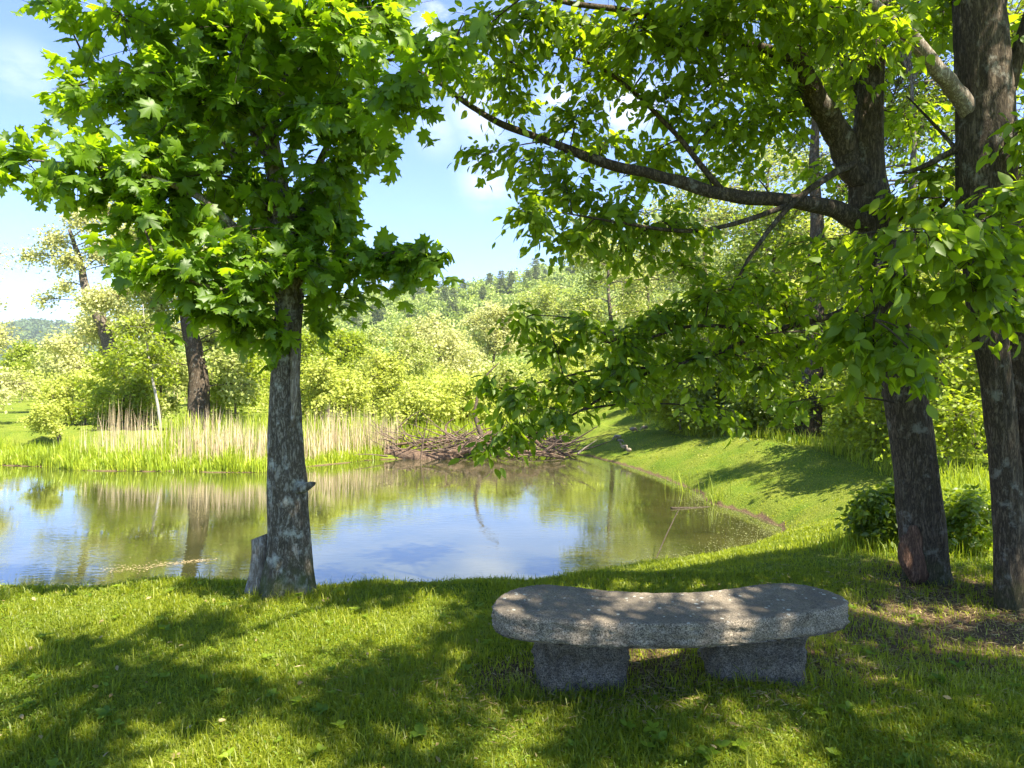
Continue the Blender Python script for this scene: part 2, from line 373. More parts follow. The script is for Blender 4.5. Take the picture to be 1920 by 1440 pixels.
M['granite'] = granite_mat(); M['granite_rough'] = granite_mat('rock_faced_granite', .62)

def ground_mat():
    m = mat('ground_turf'); g = NT(m)
    tcn = g.n('ShaderNodeTexCoord').outputs['Object']
    n1 = g.n('ShaderNodeTexNoise', {'Vector': tcn, 'Scale': 1.1, 'Detail': 6.0, 'Roughness': .6}).outputs['Fac']
    n2 = g.n('ShaderNodeTexNoise', {'Vector': tcn, 'Scale': 38.0, 'Detail': 5.0, 'Roughness': .7}).outputs['Fac']
    a = g.ramp(n2, [(.3, (.035, .065, .008)), (.5, (.14, .18, .022)), (.72, (.28, .30, .055))])
    b = g.ramp(n1, [(.35, (.65, .8, .6)), (.65, (1.15, 1.05, 1.1))])
    grass = g.mixc(1.0, a, b, 'MULTIPLY')
    soil = g.ramp(n2, [(.3, (.05, .032, .018)), (.6, (.15, .10, .06)), (.8, (.26, .19, .11))])
    dry = g.n('ShaderNodeAttribute', attribute_name='tint').outputs['Fac']
    dn = g.n('ShaderNodeMath', {0: n1, 1: .5, 2: dry}, operation='MULTIPLY_ADD').outputs[0]
    df = g.n('ShaderNodeMapRange', {'Value': dn, 'From Min': .5, 'From Max': .95}, interpolation_type='SMOOTHSTEP').outputs[0]
    c = g.mixc(df, grass, soil)
    bp = g.n('ShaderNodeBump', {'Height': n2, 'Strength': .9, 'Distance': .03})
    pr = g.n('ShaderNodeBsdfPrincipled', {'Base Color': c, 'Roughness': 1.0, 'Normal': bp.outputs[0], 'Specular IOR Level': .05})
    g.n('ShaderNodeOutputMaterial', {'Surface': pr.outputs[0]}); return m
M['ground'] = ground_mat()

def water_mat():
    m = mat('pond_water'); g = NT(m)
    tcn = g.n('ShaderNodeTexCoord').outputs['Object']
    mpn = g.n('ShaderNodeMapping', {'Vector': tcn, 'Scale': (1.0, 2.2, 1)}).outputs[0]
    n1 = g.n('ShaderNodeTexNoise', {'Vector': mpn, 'Scale': 5.0, 'Detail': 3.0, 'Roughness': .5}).outputs['Fac']
    n3 = g.n('ShaderNodeTexNoise', {'Vector': mpn, 'Scale': .5, 'Detail': 2.0}).outputs['Fac']
    st = g.n('ShaderNodeMapRange', {'Value': n3, 'From Min': .35, 'From Max': .7, 'To Min': .015, 'To Max': .10}).outputs[0]
    b = g.n('ShaderNodeBump', {'Height': n1, 'Distance': .03, 'Strength': st})
    n2 = g.n('ShaderNodeTexNoise', {'Vector': tcn, 'Scale': 1.2, 'Detail': 5.0}).outputs['Fac']
    c = g.ramp(n2, [(.35, (.034, .036, .010)), (.65, (.060, .058, .016))])
    d = g.n('ShaderNodeBsdfDiffuse', {'Color': c})
    gl = g.n('ShaderNodeBsdfGlossy', {'Color': (.96, .98, 1, 1), 'Roughness': .018, 'Normal': b.outputs[0]})
    fr = g.n('ShaderNodeFresnel', {'IOR': 1.75, 'Normal': b.outputs[0]}).outputs[0]
    fm = g.n('ShaderNodeMath', {0: fr, 1: 1.4}, operation='MULTIPLY').outputs[0]
    fm.node.use_clamp = True
    mxs = g.n('ShaderNodeMixShader', {0: fm, 1: d.outputs[0], 2: gl.outputs[0]})
    g.n('ShaderNodeOutputMaterial', {'Surface': mxs.outputs[0]}); return m
M['water'] = water_mat()
M['scum'] = plain('floating_weed', (.16, .17, .05))
M['debris'] = plain('floating_debris', (.50, .38, .20))

# ------------------------------------------------------------------ ground
WZ = -1.0
SHORE = np.array([(-60, 22), (-30, 20.5), (-20, 19.8), (-14.5, 19.3), (-12.9, 18.9), (-11.6, 18.2), (-9, 18.0), (-6.3, 17.8), (-5.7, 19.0), (-4.2, 20.4), (-2.5, 20.9), (0, 21.6), (1.56, 22.2),
                  (2.4, 21.5), (3.2, 19.3), (3.75, 16.8), (4.1, 14.8), (3.95, 13.9), (4.35, 12.8), (4.6, 11.6), (4.3, 10.9), (3.3, 9.9), (2.1, 9.15), (.9, 8.6),
                  (0, 7.7), (-3, 7.3), (-8, 7.2), (-16, 8), (-30, 10), (-60, 13)], float)
CREST = np.array([(-70, 10), (-30, 7.5), (-16, 5.6), (-8, 5.15), (-3, 5.15), (0, 5.25), (1.6, 5.5), (3.0, 6.3), (4.6, 8.0), (5.7, 10.2), (6.2, 14.5), (5.4, 18.5), (4.2, 22.7), (3.2, 26), (2.6, 34)], float)
FARC = np.array([(2.2, 27), (1.4, 24.5), (-4, 23), (-6.5, 21), (-12, 20), (-16, 21), (-30, 22.5), (-70, 24)], float)
def seg_dist(x, y, poly, closed=False):
    d = np.full(x.shape, 1e9); n = len(poly)
    for i in range(n if closed else n - 1):
        a, b = poly[i], poly[(i + 1) % n]; ab = b - a
        t = np.clip(((x - a[0]) * ab[0] + (y - a[1]) * ab[1]) / (ab @ ab), 0, 1)
        d = np.minimum(d, np.hypot(x - a[0] - t * ab[0], y - a[1] - t * ab[1]))
    return d
def inside(x, y, poly):
    r = np.zeros(x.shape, bool); n = len(poly); j = n - 1
    for i in range(n):
        xi, yi = poly[i]; xj, yj = poly[j]
        c = ((yi > y) != (yj > y)) & (x < (xj - xi) * (y - yi) / (yj - yi + 1e-12) + xi)
        r ^= c; j = i
    return r
OUTER = np.vstack([CREST, FARC])
def sm(t): t = np.clip(t, 0, 1); return t * t * (3 - 2 * t)
RPX = np.array([-2500, -600, 0, 300, 500, 640, 800, 950, 1050, 1300, 1900, 4000]); RPY = np.array([690, 690, 688, 650, 596, 566, 548, 530, 512, 470, 440, 470])
def gz(x, y):
    x = np.asarray(x, float); y = np.asarray(y, float)
    ins = inside(x, y, SHORE); ds = seg_dist(x, y, SHORE, True)
    near = np.minimum(1, sm((6.5 - (x - 3)) / 4.0) + 0) * 0 + 1
    dn, df = seg_dist(x, y, CREST), seg_dist(x, y, FARC)
    inb = inside(x, y, OUTER)
    wgt = dn / (dn + df + 1e-6)
    H = 0.0 * (1 - wgt) + (-0.72) * sm(wgt)
    # beyond the banks
    far = sm((y - 19) / 8) * sm((4.5 - x + (y - 20) * .12) / 3.0)
    Hout = -0.72 * far - 0.35 * sm((x - 7.5 - np.maximum(0, 6 - y)) / 5) * (1 - far)
    H = H - .28 * np.exp(-((x - 5.4) ** 2 / 3 + (y - 11.5) ** 2 / 9))
    H = H - .36 * sm((y - 16.5) / 5) * sm((x - .5) / 1.5)
    dc = np.minimum(dn, df)
    t = ds / (ds + dc + 1e-6)
    prof = 0.09 * sm(ds / 0.3) + 0.91 * t
    z = np.where(inb, WZ + (H - WZ) * prof, Hout * sm(dc / 2) + H * (1 - sm(dc / 2)))
    z = np.where(ins, WZ - 0.03 - 0.7 * sm(ds / 2.5), z)
    lump = 0.018 * np.sin(x * 2.1 + y * 1.3) + 0.014 * np.sin(x * 3.7 - y * 2.9 + 1) + .01 * np.sin(x * 7.1 + y * 5.3)
    z = z + np.where(ins, 0, lump)
    mound = 0.05 * np.exp(-((x - 4.9) ** 2 / .9 + (y - 12.2) ** 2 / 3.5))
    z = z + np.where(ins, 0, mound)
    px = CX + F * x / np.maximum(y, 1)
    rid = (HZ - np.interp(px, RPX, RPY)) / F
    h1 = rid * np.clip(y, 0, 460) * sm((y - 130) / 340) ** 1.1 * (1 - .5 * sm((y - 520) / 500))
    h1 = h1 * (1 + .03 * np.sin(x * .045) + .02 * np.sin(y * .07 + x * .02))
    h2 = (HZ - np.interp(px, [-3000, -400, 0, 60, 130, 250, 600], [600, 596, 614, 606, 612, 640, 670])) / F * np.clip(y, 0, 1500) * sm((y - 900) / 600)
    return z + np.maximum(h1, h2)

def axis(lo, hi, step, far0, far1, g=1.11):
    a = list(np.arange(lo, hi, step)); s = step; v = a[-1]
    while v < far1: s *= g; v += s; a.append(v)
    s = step; v = a[0]; b = []
    while v > far0: s *= g; v -= s; b.append(v)
    return np.array(b[::-1] + a)
gx = axis(-17, 9, .13, -5000, 5000); gy = axis(1.5, 26, .12, -60, 7000, 1.07)
X, Y = np.meshgrid(gx, gy); Z = gz(X, Y)
def dryness(x, y, turf=0):
    d = 1.0 * np.exp(-(((x - .75) / .95) ** 2 + ((y - 3.75) / .38) ** 2) * 1.1)
    d += 1.15 * np.exp(-(((x - 2.7) / 1.0) ** 2 + ((y - 4.25) / .55) ** 2))
    d += .8 * np.exp(-(((x - 3.5) / .9) ** 2 + ((y - 4.9) / .9) ** 2))
    d += .65 * np.exp(-(((x - 3.1) / .5) ** 2 + ((y - 5.3) / .35) ** 2))
    d += .75 * np.exp(-(((x + 1.63) / .35) ** 2 + ((y - 4.95) / .3) ** 2))
    d += .9 * np.exp(-(((x + .02) / .16) ** 2 + ((y - 3.62) / .15) ** 2))
    d += .35 * np.exp(-(((x - 1.9) / .6) ** 2 + ((y - 3.5) / .4) ** 2))
    d += turf * 1.0 * sm((x - 3.0) / 1.2) * sm((y - 8.6) / 2) * sm((27 - y) / 5) * (.55 + .45 * np.sin(x * 1.9 + y * .8) * np.sin(y * 1.3 - x)) * sm((6.6 - x) / 1.2)
    d += .12 * np.exp(-(((x - 4.7) / .35) ** 2 + ((y - 11.3) / .5) ** 2))
    return d
DR = dryness(X, Y) + .9 * np.where(inside(X, Y, OUTER), np.exp(-np.maximum(0, (Z - WZ)) / .035), 0) + np.where(inside(X, Y, SHORE), 1, 0)
mb = MB(); ny, nx = X.shape
i = np.arange(ny - 1)[:, None] * nx; j = np.arange(nx - 1)[None]
Fg = np.stack([i + j, i + j + 1, i + nx + j + 1, i + nx + j], -1).reshape(-1, 4)
mb.add(np.stack([X, Y, Z], -1).reshape(-1, 3), Fg, np.clip(DR, 0, 1.2).ravel().astype(np.float32))
tag(mb.build('ground', M['ground']), kind='structure')
mb = MB()
wp = SHORE + 0; c0 = np.array([-12.0, 13.5])
mb.add([(-75, 3, WZ), (12, 3, WZ), (12, 27, WZ), (-75, 27, WZ)], [(0, 1, 2, 3)])
wo = mb.build('pond', M['water'], smooth=False); tag(wo, kind='structure')

def gzs(x, y): return float(gz(np.array([x]), np.array([y]))[0])
def G(px, d, dz=0.0):
    x = (px - CX) * d / F; return np.array([x, d, gzs(x, d) + dz])

# ------------------------------------------------------------------ bench
def stone(mb, outline, z0, z1, rs, levels=6, amp=.006, bev=.02, taper=0.0, ntop=9):
    """closed outline (n,2) → rough slab with bevelled rims and a gridded top"""
    o = np.asarray(outline); n = len(o); c = o.mean(0)
    T = np.roll(o, -1, 0) - np.roll(o, 1, 0); T = norm(T); N = np.stack([T[:, 1], -T[:, 0]], -1)
    if ((o - c) * N).sum() < 0: N = -N
    zs = [z0, z0 + bev * .5] + list(np.linspace(z0 + bev, z1 - bev, levels)) + [z1 - bev * .4, z1]
    ins = [bev, bev * .35] + [0] * levels + [bev * .3, bev * .85]
    rings = []
    for k, (z, s) in enumerate(zip(zs, ins)):
        tp = taper * (z - z0) / (z1 - z0)
        nn = rs.normal(0, amp, n); nn = (nn + np.roll(nn, 1) + np.roll(nn, -1)) / 1.7
        if k == len(zs) - 1: nn *= .4
        p = o - N * (s + nn)[:, None]; p = c + (p - c) * (1 + tp)
        rings.append(np.column_stack([p, np.full(n, z) + rs.normal(0, amp * .25, n)]))
    return rings, c
def ring_mesh(mb, rings, inner_top=None):
    n = len(rings[0]); K = len(rings)
    V = np.concatenate(rings); i = np.arange(K - 1)[:, None] * n; j = np.arange(n)[None]; j2 = (j + 1) % n
    mb.add(V, np.stack([i + j, i + j2, i + n + j2, i + n + j], -1).reshape(-1, 4))
BT = [(-.093, 3.404), (-.085, 3.53), (-.01, 3.69), (.148, 3.785), (.294, 3.763), (.461, 3.70), (.685, 3.655), (.97, 3.655), (1.19, 3.715), (1.40, 3.80), (1.58, 3.80), (1.70, 3.69), (1.735, 3.54), (1.66, 3.43), (1.455, 3.335), (1.208, 3.265), (.98, 3.212), (.764, 3.188), (.55, 3.188), (.35, 3.203), (.145, 3.25), (-.02, 3.315)]
bp = catmull(np.array(BT + [BT[0]]), 221)[:-1]
rs = np.random.RandomState(3)
g0 = gzs(.8, 3.6)
bench = empty('stone_bench', (.8, 3.55, g0), 'curved grey granite bench on two rough stone blocks, on the shaded lawn', 'bench')
mb = MB()
ZT = .432
rings, c = stone(mb, bp, ZT - .122, ZT, rs, 8, .004, .016)
# continue the last ring inward to a centre spine so that top is closed and slightly uneven
cen = np.column_stack([np.clip(bp[:, 0], .10, 1.52), np.zeros(len(bp))])
cen[:, 1] = 3.50 - .07 * (1 - ((cen[:, 0] - .8) / .75) ** 2)
for s in (.2, .45, .7, .9, .999):
    r = rings[9 if False else -1]
    base = rings[9] if False else None
    q = (1 - s) * bp + s * cen
    rings.append(np.column_stack([q, np.full(len(bp), ZT) + (rs.normal(0, .0012, len(bp)) if s < .8 else 0)]))
ring_mesh(mb, rings)
mbu = [np.column_stack([bp * (1 - s) + cen * s, np.full(len(bp), ZT - .122)]) for s in (.999, .5, .05)]
ring_mesh(mb, mbu + [rings[0]])
mb.build('seat', M['granite'], bench)
def leg(x0, x1, y0, y1, rot, seed):
    rs = np.random.RandomState(seed); mb = MB()
    cx, cy = (x0 + x1) / 2, (y0 + y1) / 2; hx, hy = (x1 - x0) / 2, (y1 - y0) / 2
    k = 20; u = np.linspace(-1, 1, k, endpoint=False)
    pts = [(t, -1) for t in u] + [(1, t) for t in u] + [(-t, 1) for t in u] + [(-1, -t) for t in u]
    pts = np.array(pts); r = np.maximum(np.abs(pts).max(1), (np.abs(pts) ** 4.5).sum(1) ** (1 / 4.5))
    pts = pts / r[:, None] * np.array([hx, hy]) * (1 + .02 * np.sin(np.arange(len(pts)) * .5)[:, None])
    cr, sr = math.cos(rot), math.sin(rot)
    o = np.column_stack([cx + pts[:, 0] * cr - pts[:, 1] * sr, cy + pts[:, 0] * sr + pts[:, 1] * cr])
    rings, c = stone(mb, o, g0 - .12, ZT - .124, rs, 12, .014, .03, .04)
    cpt = np.column_stack([np.tile(c, (len(o), 1)), np.full(len(o), ZT - .124)])
    rings.append(cpt + (rings[-1] - cpt) * .02)
    ring_mesh(mb, rings)
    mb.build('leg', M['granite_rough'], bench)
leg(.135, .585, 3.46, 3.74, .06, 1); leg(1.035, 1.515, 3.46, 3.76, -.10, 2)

# ------------------------------------------------------------------ maple
def tree_parts(root, trunk_limbs, branch_limbs, bmat, sides=30, rough=.06, flute=.12):
    sk = []
    mb = MB()
    for k, (pts, rad) in enumerate(trunk_limbs):
        c = tube(mb, pts, rad, sides, n=max(30, len(pts) * 12), rough=rough, seed=k + len(pts), flute=flute if k == 0 else 0); sk.append(c)
    mb.build('trunk', bmat, root)
    for k, (pts, rad) in enumerate(branch_limbs):
        mb = MB(); c = tube(mb, pts, rad, 12 if max(rad) > .03 else 7, n=len(pts) * 8, rough=rough * 1.5, seed=k); sk.append(c)
        mb.build('branch', bmat, root)
    return np.concatenate(sk)

base = P(537, 1113, 5.0); base[2] = gzs(base[0], 5.0)
maple = empty('maple_tree', base, 'maple with flaking bark and broad pointed leaves, alone at the pond edge', 'tree')
T0 = [P(536, 1135, 5), P(538, 1095, 5), P(542, 1040, 5), P(541, 980, 5), P(538, 900, 5), P(535, 800, 5), P(535, 700, 5), P(540, 620, 5), P(543, 540, 5), P(538, 450, 5), P(522, 350, 5), P(505, 250, 5), P(508, 130, 5), P(515, 0, 5), P(510, -200, 5), P(515, -500, 5), P(520, -800, 5)]
R0 = [.23, .19, .155, .142, .138, .118, .10, .095, .105, .085, .07, .062, .056, .05, .042, .03, .012]
BR = [([P(540, 560, 5), P(500, 500, 4.9), P(430, 420, 4.7), P(330, 350, 4.5), P(200, 315, 4.4), P(60, 300, 4.35)], [.05, .042, .03, .02, .012, .006]),
      ([P(545, 560, 5), P(600, 480, 4.95), P(680, 480, 4.85), P(770, 470, 4.8), P(800, 455, 4.8)], [.035, .022, .014, .008, .004]),
      ([P(540, 500, 5), P(575, 380, 5.2), P(625, 250, 5.3), P(700, 130, 5.1), P(780, 110, 4.5), P(850, 85, 3.85)], [.05, .034, .024, .014, .008, .004]),
      ([P(535, 440, 5), P(450, 300, 5.2), P(350, 180, 5.3), P(250, 130, 5.3), P(150, 160, 5.2)], [.05, .036, .025, .015, .006]),
      ([P(510, 300, 5), P(430, 150, 5.3), P(330, 20, 5.4), P(200, -80, 5.4)], [.045, .03, .02, .01]),
      ([P(540, 560, 5), P(480, 540, 4.7), P(400, 540, 4.4), P(290, 500, 4.25)], [.03, .02, .013, .005]),
      ([P(508, 200, 5), P(600, 60, 5.2), P(700, -60, 5.3), P(780, -200, 5.3)], [.04, .03, .02, .008]),
      ([P(512, 50, 5), P(600, -150, 4.4), P(650, -300, 4.0)], [.035, .025, .01]),
      ([P(512, -50, 5), P(400, -250, 5.5), P(300, -350, 6.0)], [.03, .02, .01])]
sk = tree_parts(maple, [(T0, R0)], BR, M['bark_maple'], 56, .06, .30)
mb = MB()
tube(mb, [P(478, 1125, 5.02), P(486, 1080, 5.02), P(489, 1040, 5.02), P(487, 1006, 5.03)], [.085, .072, .068, .062], 20, 14, .06, 5)
# tilted saw cut: shear the top
V = mb.V[0]; top = V[:, 2] > V[:, 2].max() - .14; V[:, 2] += np.where(top, (V[:, 0] - V[:, 0].mean()) * .28, 0)
tag(mb.build('stump', M['wood_dead'], maple), 'grey sawn stump of a second stem fused to the foot of the trunk')
mb = MB(); tube(mb, [P(560, 914, 4.93), P(576, 913, 4.9), P(588, 908, 4.88), P(592, 905, 4.88)], [.05, .034, .02, .004], 14, 10, .16, 9)
mb.build('burl', M['bark_maple'], maple)
mb = MB(); tube(mb, [P(548, 800, 4.90), P(552, 740, 4.90), P(551, 680, 4.905), P(547, 650, 4.91)], [.012, .03, .028, .01], 10, 16, .15, 2)
tag(mb.build('bare_wood_scar', M['wood_dead'], maple), 'long pale strip of bare wood where bark is missing')
rsb = np.random.RandomState(11)
tw, lv = MB(), MB()
def pb(px, py, d, r, rz, n): return (P(px, py, d), (r, r * .8, rz), n)
MBL = [pb(50, 305, 4.4, .28, .17, 20), pb(150, 300, 4.4, .36, .22, 32), pb(260, 320, 4.5, .42, .24, 38), pb(210, 190, 5.1, .42, .26, 34), pb(150, 160, 5.2, .22, .2, 14),
       pb(85, 5, 4.4, .2, .14, 7), pb(240, 50, 4.6, .42, .34, 30), pb(350, 120, 5.2, .6, .45, 46), pb(330, 230, 5.3, .6, .4, 46), pb(330, 390, 4.7, .42, .25, 34),
       pb(270, 490, 4.3, .30, .14, 22), pb(340, 500, 4.4, .34, .18, 26), pb(410, 560, 4.6, .34, .18, 26), pb(440, 600, 4.9, .24, .10, 14), pb(470, 470, 4.6, .42, .3, 40),
       pb(450, 340, 4.8, .5, .4, 44), pb(420, 200, 4.7, .5, .45, 44), pb(480, 60, 4.5, .6, .4, 46), pb(590, 210, 4.7, .5, .42, 46), pb(630, 80, 4.5, .5, .4, 44),
       pb(700, 30, 4.8, .42, .3, 30), pb(730, 170, 4.2, .28, .26, 24), pb(820, 90, 3.8, .20, .14, 11), pb(865, 50, 3.8, .07, .08, 3), pb(680, 250, 4.8, .3, .2, 20), pb(730, 265, 5.0, .12, .1, 6),
       pb(610, 330, 5.0, .38, .32, 36), pb(590, 420, 5.0, .34, .22, 30), pb(630, 500, 4.9, .34, .18, 26), pb(710, 480, 4.85, .26, .11, 16), pb(780, 470, 4.8, .16, .12, 14), pb(812, 482, 4.8, .07, .10, 8), pb(700, 480, 4.9, .25, .08, 10),
       pb(630, 560, 5.0, .2, .12, 10), pb(590, 590, 5.1, .13, .08, 6), pb(490, 600, 4.75, .18, .12, 9), pb(530, 400, 5.3, .5, .5, 40), pb(400, 440, 5.3, .5, .3, 34), pb(380, 310, 5.7, .5, .4, 30),
       pb(480, 150, 5.6, .7, .5, 44), pb(600, 130, 5.5, .6, .5, 40), pb(250, 400, 4.5, .25, .14, 14), pb(490, 540, 5.2, .32, .2, 20), pb(560, 500, 4.6, .26, .2, 18), pb(660, 400, 5.1, .2, .12, 8),
       pb(525, 645, 4.82, .10, .09, 5), pb(400, 20, 5.2, .6, .4, 40), pb(560, 20, 5.4, .6, .4, 36), pb(330, 160, 4.6, .4, .3, 26), pb(290, 270, 4.7, .35, .25, 20)]
crown_fill(tw, lv, rsb, sk, [(c_, r_, n_ * .66) for c_, r_, n_ in MBL], MAPLE, .118, 8, .0032, .35, .62, .008, leafspread=.045)
UP = [pb(px, py, d, .65, .45, 26) for px, py, d in [(300, -120, 4.4), (480, -150, 4.8), (650, -150, 4.6), (780, -180, 5.2), (400, -320, 5.4), (560, -330, 5.0), (700, -330, 4.4), (330, -350, 5.9), (520, -520, 5.2), (620, -500, 4.6), (440, -540, 5.6), (520, -720, 5.0)]]
crown_fill(tw, lv, rsb, sk, UP, MAPLE, .118, 9, .0032, .35, .62, .008, leafspread=.05)
tw.build('twigs', M['twig'], maple); lv.build('crown', M['maple'], maple, smooth=False)

# ------------------------------------------------------------------ right-hand trees
b1 = P(1733, 1090, 5.3); b1[2] = gzs(b1[0], 5.3)
t1 = empty('shade_tree', b1, 'dark tree with a reddish wound at its foot and a long branch over the pond', 'tree')
T1 = [P(1738, 1115, 5.3), P(1736, 1070, 5.3), P(1725, 960, 5.3), P(1712, 840, 5.3), P(1696, 730, 5.3), P(1672, 600, 5.3), P(1650, 500, 5.3), P(1632, 400, 5.3), P(1625, 300, 5.3), P(1632, 180, 5.3), P(1640, 60, 5.3), P(1650, -80, 5.3), P(1640, -300, 5.3), P(1660, -600, 5.3)]
R1 = [.19, .165, .16, .152, .15, .15, .155, .15, .125, .095, .085, .075, .055, .02]
B1 = [([P(1622, 330, 5.25), P(1590, 260, 5.2), P(1530, 170, 5.05), P(1490, 90, 4.9), P(1440, -20, 4.7), P(1380, -200, 4.4)], [.11, .095, .085, .06, .045, .02]),
      ([P(1640, 430, 5.25), P(1560, 395, 5.15), P(1480, 382, 5.05), P(1370, 370, 5.0), P(1240, 335, 5.0), P(1130, 305, 5.0), P(1050, 278, 5.0), P(950, 240, 5.05), P(880, 200, 5.1), P(830, 160, 5.15), P(780, 130, 5.2), P(700, 60, 5.3)],
       [.085, .064, .054, .048, .041, .036, .031, .026, .022, .018, .014, .008]),
      ([P(1630, 300, 5.3), P(1560, 330, 5.1), P(1470, 400, 4.95), P(1410, 480, 4.85), P(1370, 545, 4.8)], [.035, .026, .020, .014, .006]),
      ([P(1660, 560, 5.2), P(1560, 590, 5.0), P(1440, 620, 4.85), P(1330, 665, 4.75), P(1200, 705, 4.7), P(1080, 775, 4.7), P(960, 835, 4.7)], [.04, .026, .020, .015, .011, .008, .004]),
      ([P(1440, 620, 4.85), P(1300, 610, 4.8), P(1180, 640, 4.75), P(1080, 600, 4.7), P(1000, 590, 4.7)], [.016, .012, .009, .006, .003]),
      ([P(1250, 690, 4.72), P(1130, 690, 4.75), P(1000, 720, 4.75), P(920, 735, 4.8)], [.011, .009, .006, .003]),
      ([P(1645, 420, 5.3), P(1750, 400, 5.0), P(1800, 350, 4.7)], [.03, .02, .01]),
      ([P(1635, 200, 5.3), P(1560, 60, 5.6), P(1480, -100, 5.9), P(1350, -250, 6.2)], [.06, .045, .03, .012]),
      ([P(1480, 110, 4.9), P(1330, 60, 4.6), P(1180, 20, 4.3), P(1050, 0, 4.1), P(960, -30, 4.0)], [.04, .03, .02, .013, .006]),
      ([P(1370, 370, 5.0), P(1250, 230, 4.9), P(1130, 130, 4.8), P(1000, 90, 4.7)], [.025, .018, .012, .005]),
      ([P(1500, 380, 5.05), P(1330, 430, 4.8), P(1180, 420, 4.6), P(1060, 400, 4.5)], [.022, .016, .011, .005]),
      ([P(1640, -200, 5.3), P(1400, -450, 4.6), P(1150, -620, 3.8), P(900, -800, 3.2)], [.045, .03, .02, .008]),
      ([P(1655, 480, 5.15), P(1640, 520, 4.6), P(1650, 560, 4.1), P(1640, 600, 3.8)], [.025, .016, .01, .004])]
sk1 = tree_parts(t1, [(T1, R1)], B1, M['bark_dark'], 48, .055, .08)
mb = MB(); tube(mb, [P(1726, 1085, 5.17), P(1722, 1050, 5.165), P(1716, 1010, 5.175), P(1708, 985, 5.19)], [.07, .10, .085, .03], 16, 14, .05, 4)
V = mb.V[0]; V[:, 1] = 5.155 + (V[:, 1] - 5.165) * .35
tag(mb.build('bark_wound', M['wood_cut'], t1), 'reddish brown patch of bare wood low on the trunk')
b2 = P(1900, 1140, 4.65); b2[2] = gzs(b2[0], 4.65)
t2 = empty('shade_tree', b2, 'rightmost dark tree with two fused stems and a broken pale limb', 'tree')
T2 = [P(1915, 1190, 4.65), P(1902, 1120, 4.65), P(1893, 1000, 4.65), P(1882, 850, 4.65), P(1866, 700, 4.65), P(1852, 600, 4.65), P(1850, 480, 4.65), P(1850, 350, 4.65), P(1848, 200, 4.65), P(1838, 60, 4.65), P(1825, -100, 4.65), P(1830, -350, 4.6), P(1810, -700, 4.5)]
R2 = [.17, .12, .092, .09, .095, .11, .145, .175, .165, .15, .14, .10, .03]
T2b = [P(1960, 1200, 4.8), P(1950, 1120, 4.8), P(1945, 1000, 4.8), P(1937, 850, 4.8), P(1925, 700, 4.78), P(1905, 560, 4.74), P(1885, 430, 4.7), P(1880, 330, 4.7)]
R2b = [.21, .17, .155, .15, .145, .14, .13, .10]
B2 = [([P(1880, 268, 4.72), P(1812, 180, 4.55), P(1760, 120, 4.45), P(1700, 55, 4.4), P(1650, 12, 4.35), P(1590, -50, 4.3)], [.066, .055, .049, .045, .038, .026]),
      ([P(1870, 230, 4.7), P(1890, 150, 4.7), P(1930, 30, 4.7), P(1990, -150, 4.7)], [.06, .05, .04, .03]),
      ([P(1860, 100, 4.7), P(1880, 0, 4.75), P(1890, -100, 4.8)], [.03, .025, .02]),
      ([P(1850, 265, 4.6), P(1780, 285, 4.7), P(1720, 315, 4.8), P(1680, 325, 4.9)], [.03, .024, .018, .008]),
      ([P(1845, 330, 4.6), P(1760, 240, 4.9), P(1700, 180, 5.2)], [.02, .012, .005]),
      ([P(1830, -150, 4.6), P(1700, -500, 3.6), P(1500, -900, 2.6), P(1300, -2000, 1.6)], [.06, .04, .025, .01]),
      ([P(1830, -300, 4.6), P(1500, -600, 4.0), P(1100, -900, 3.3), P(700, -1200, 2.9)], [.055, .036, .022, .01]),
      ([P(1820, -450, 4.5), P(2200, -700, 3.6), P(2900, -1300, 2.4)], [.05, .03, .012]),
      ([P(1855, 380, 4.55), P(1840, 420, 4.1), P(1800, 440, 3.6), P(1760, 450, 3.3)], [.025, .017, .01, .005])]
sk2 = tree_parts(t2, [(T2, R2), (T2b, R2b)], B2, M['bark_dark'], 48, .07, .10)
for o in t2.children:
    if o.name.startswith('branch'):
        o.data.materials[0] = M['wood_dead']; tag(o, 'thick broken limb with pale peeling bark'); break
rsb = np.random.RandomState(23); tw, lv = MB(), MB()
def pc(px, py, d, r, rz, n): return (P(px, py, d), (r, r * .9, rz), n)
ABL = []
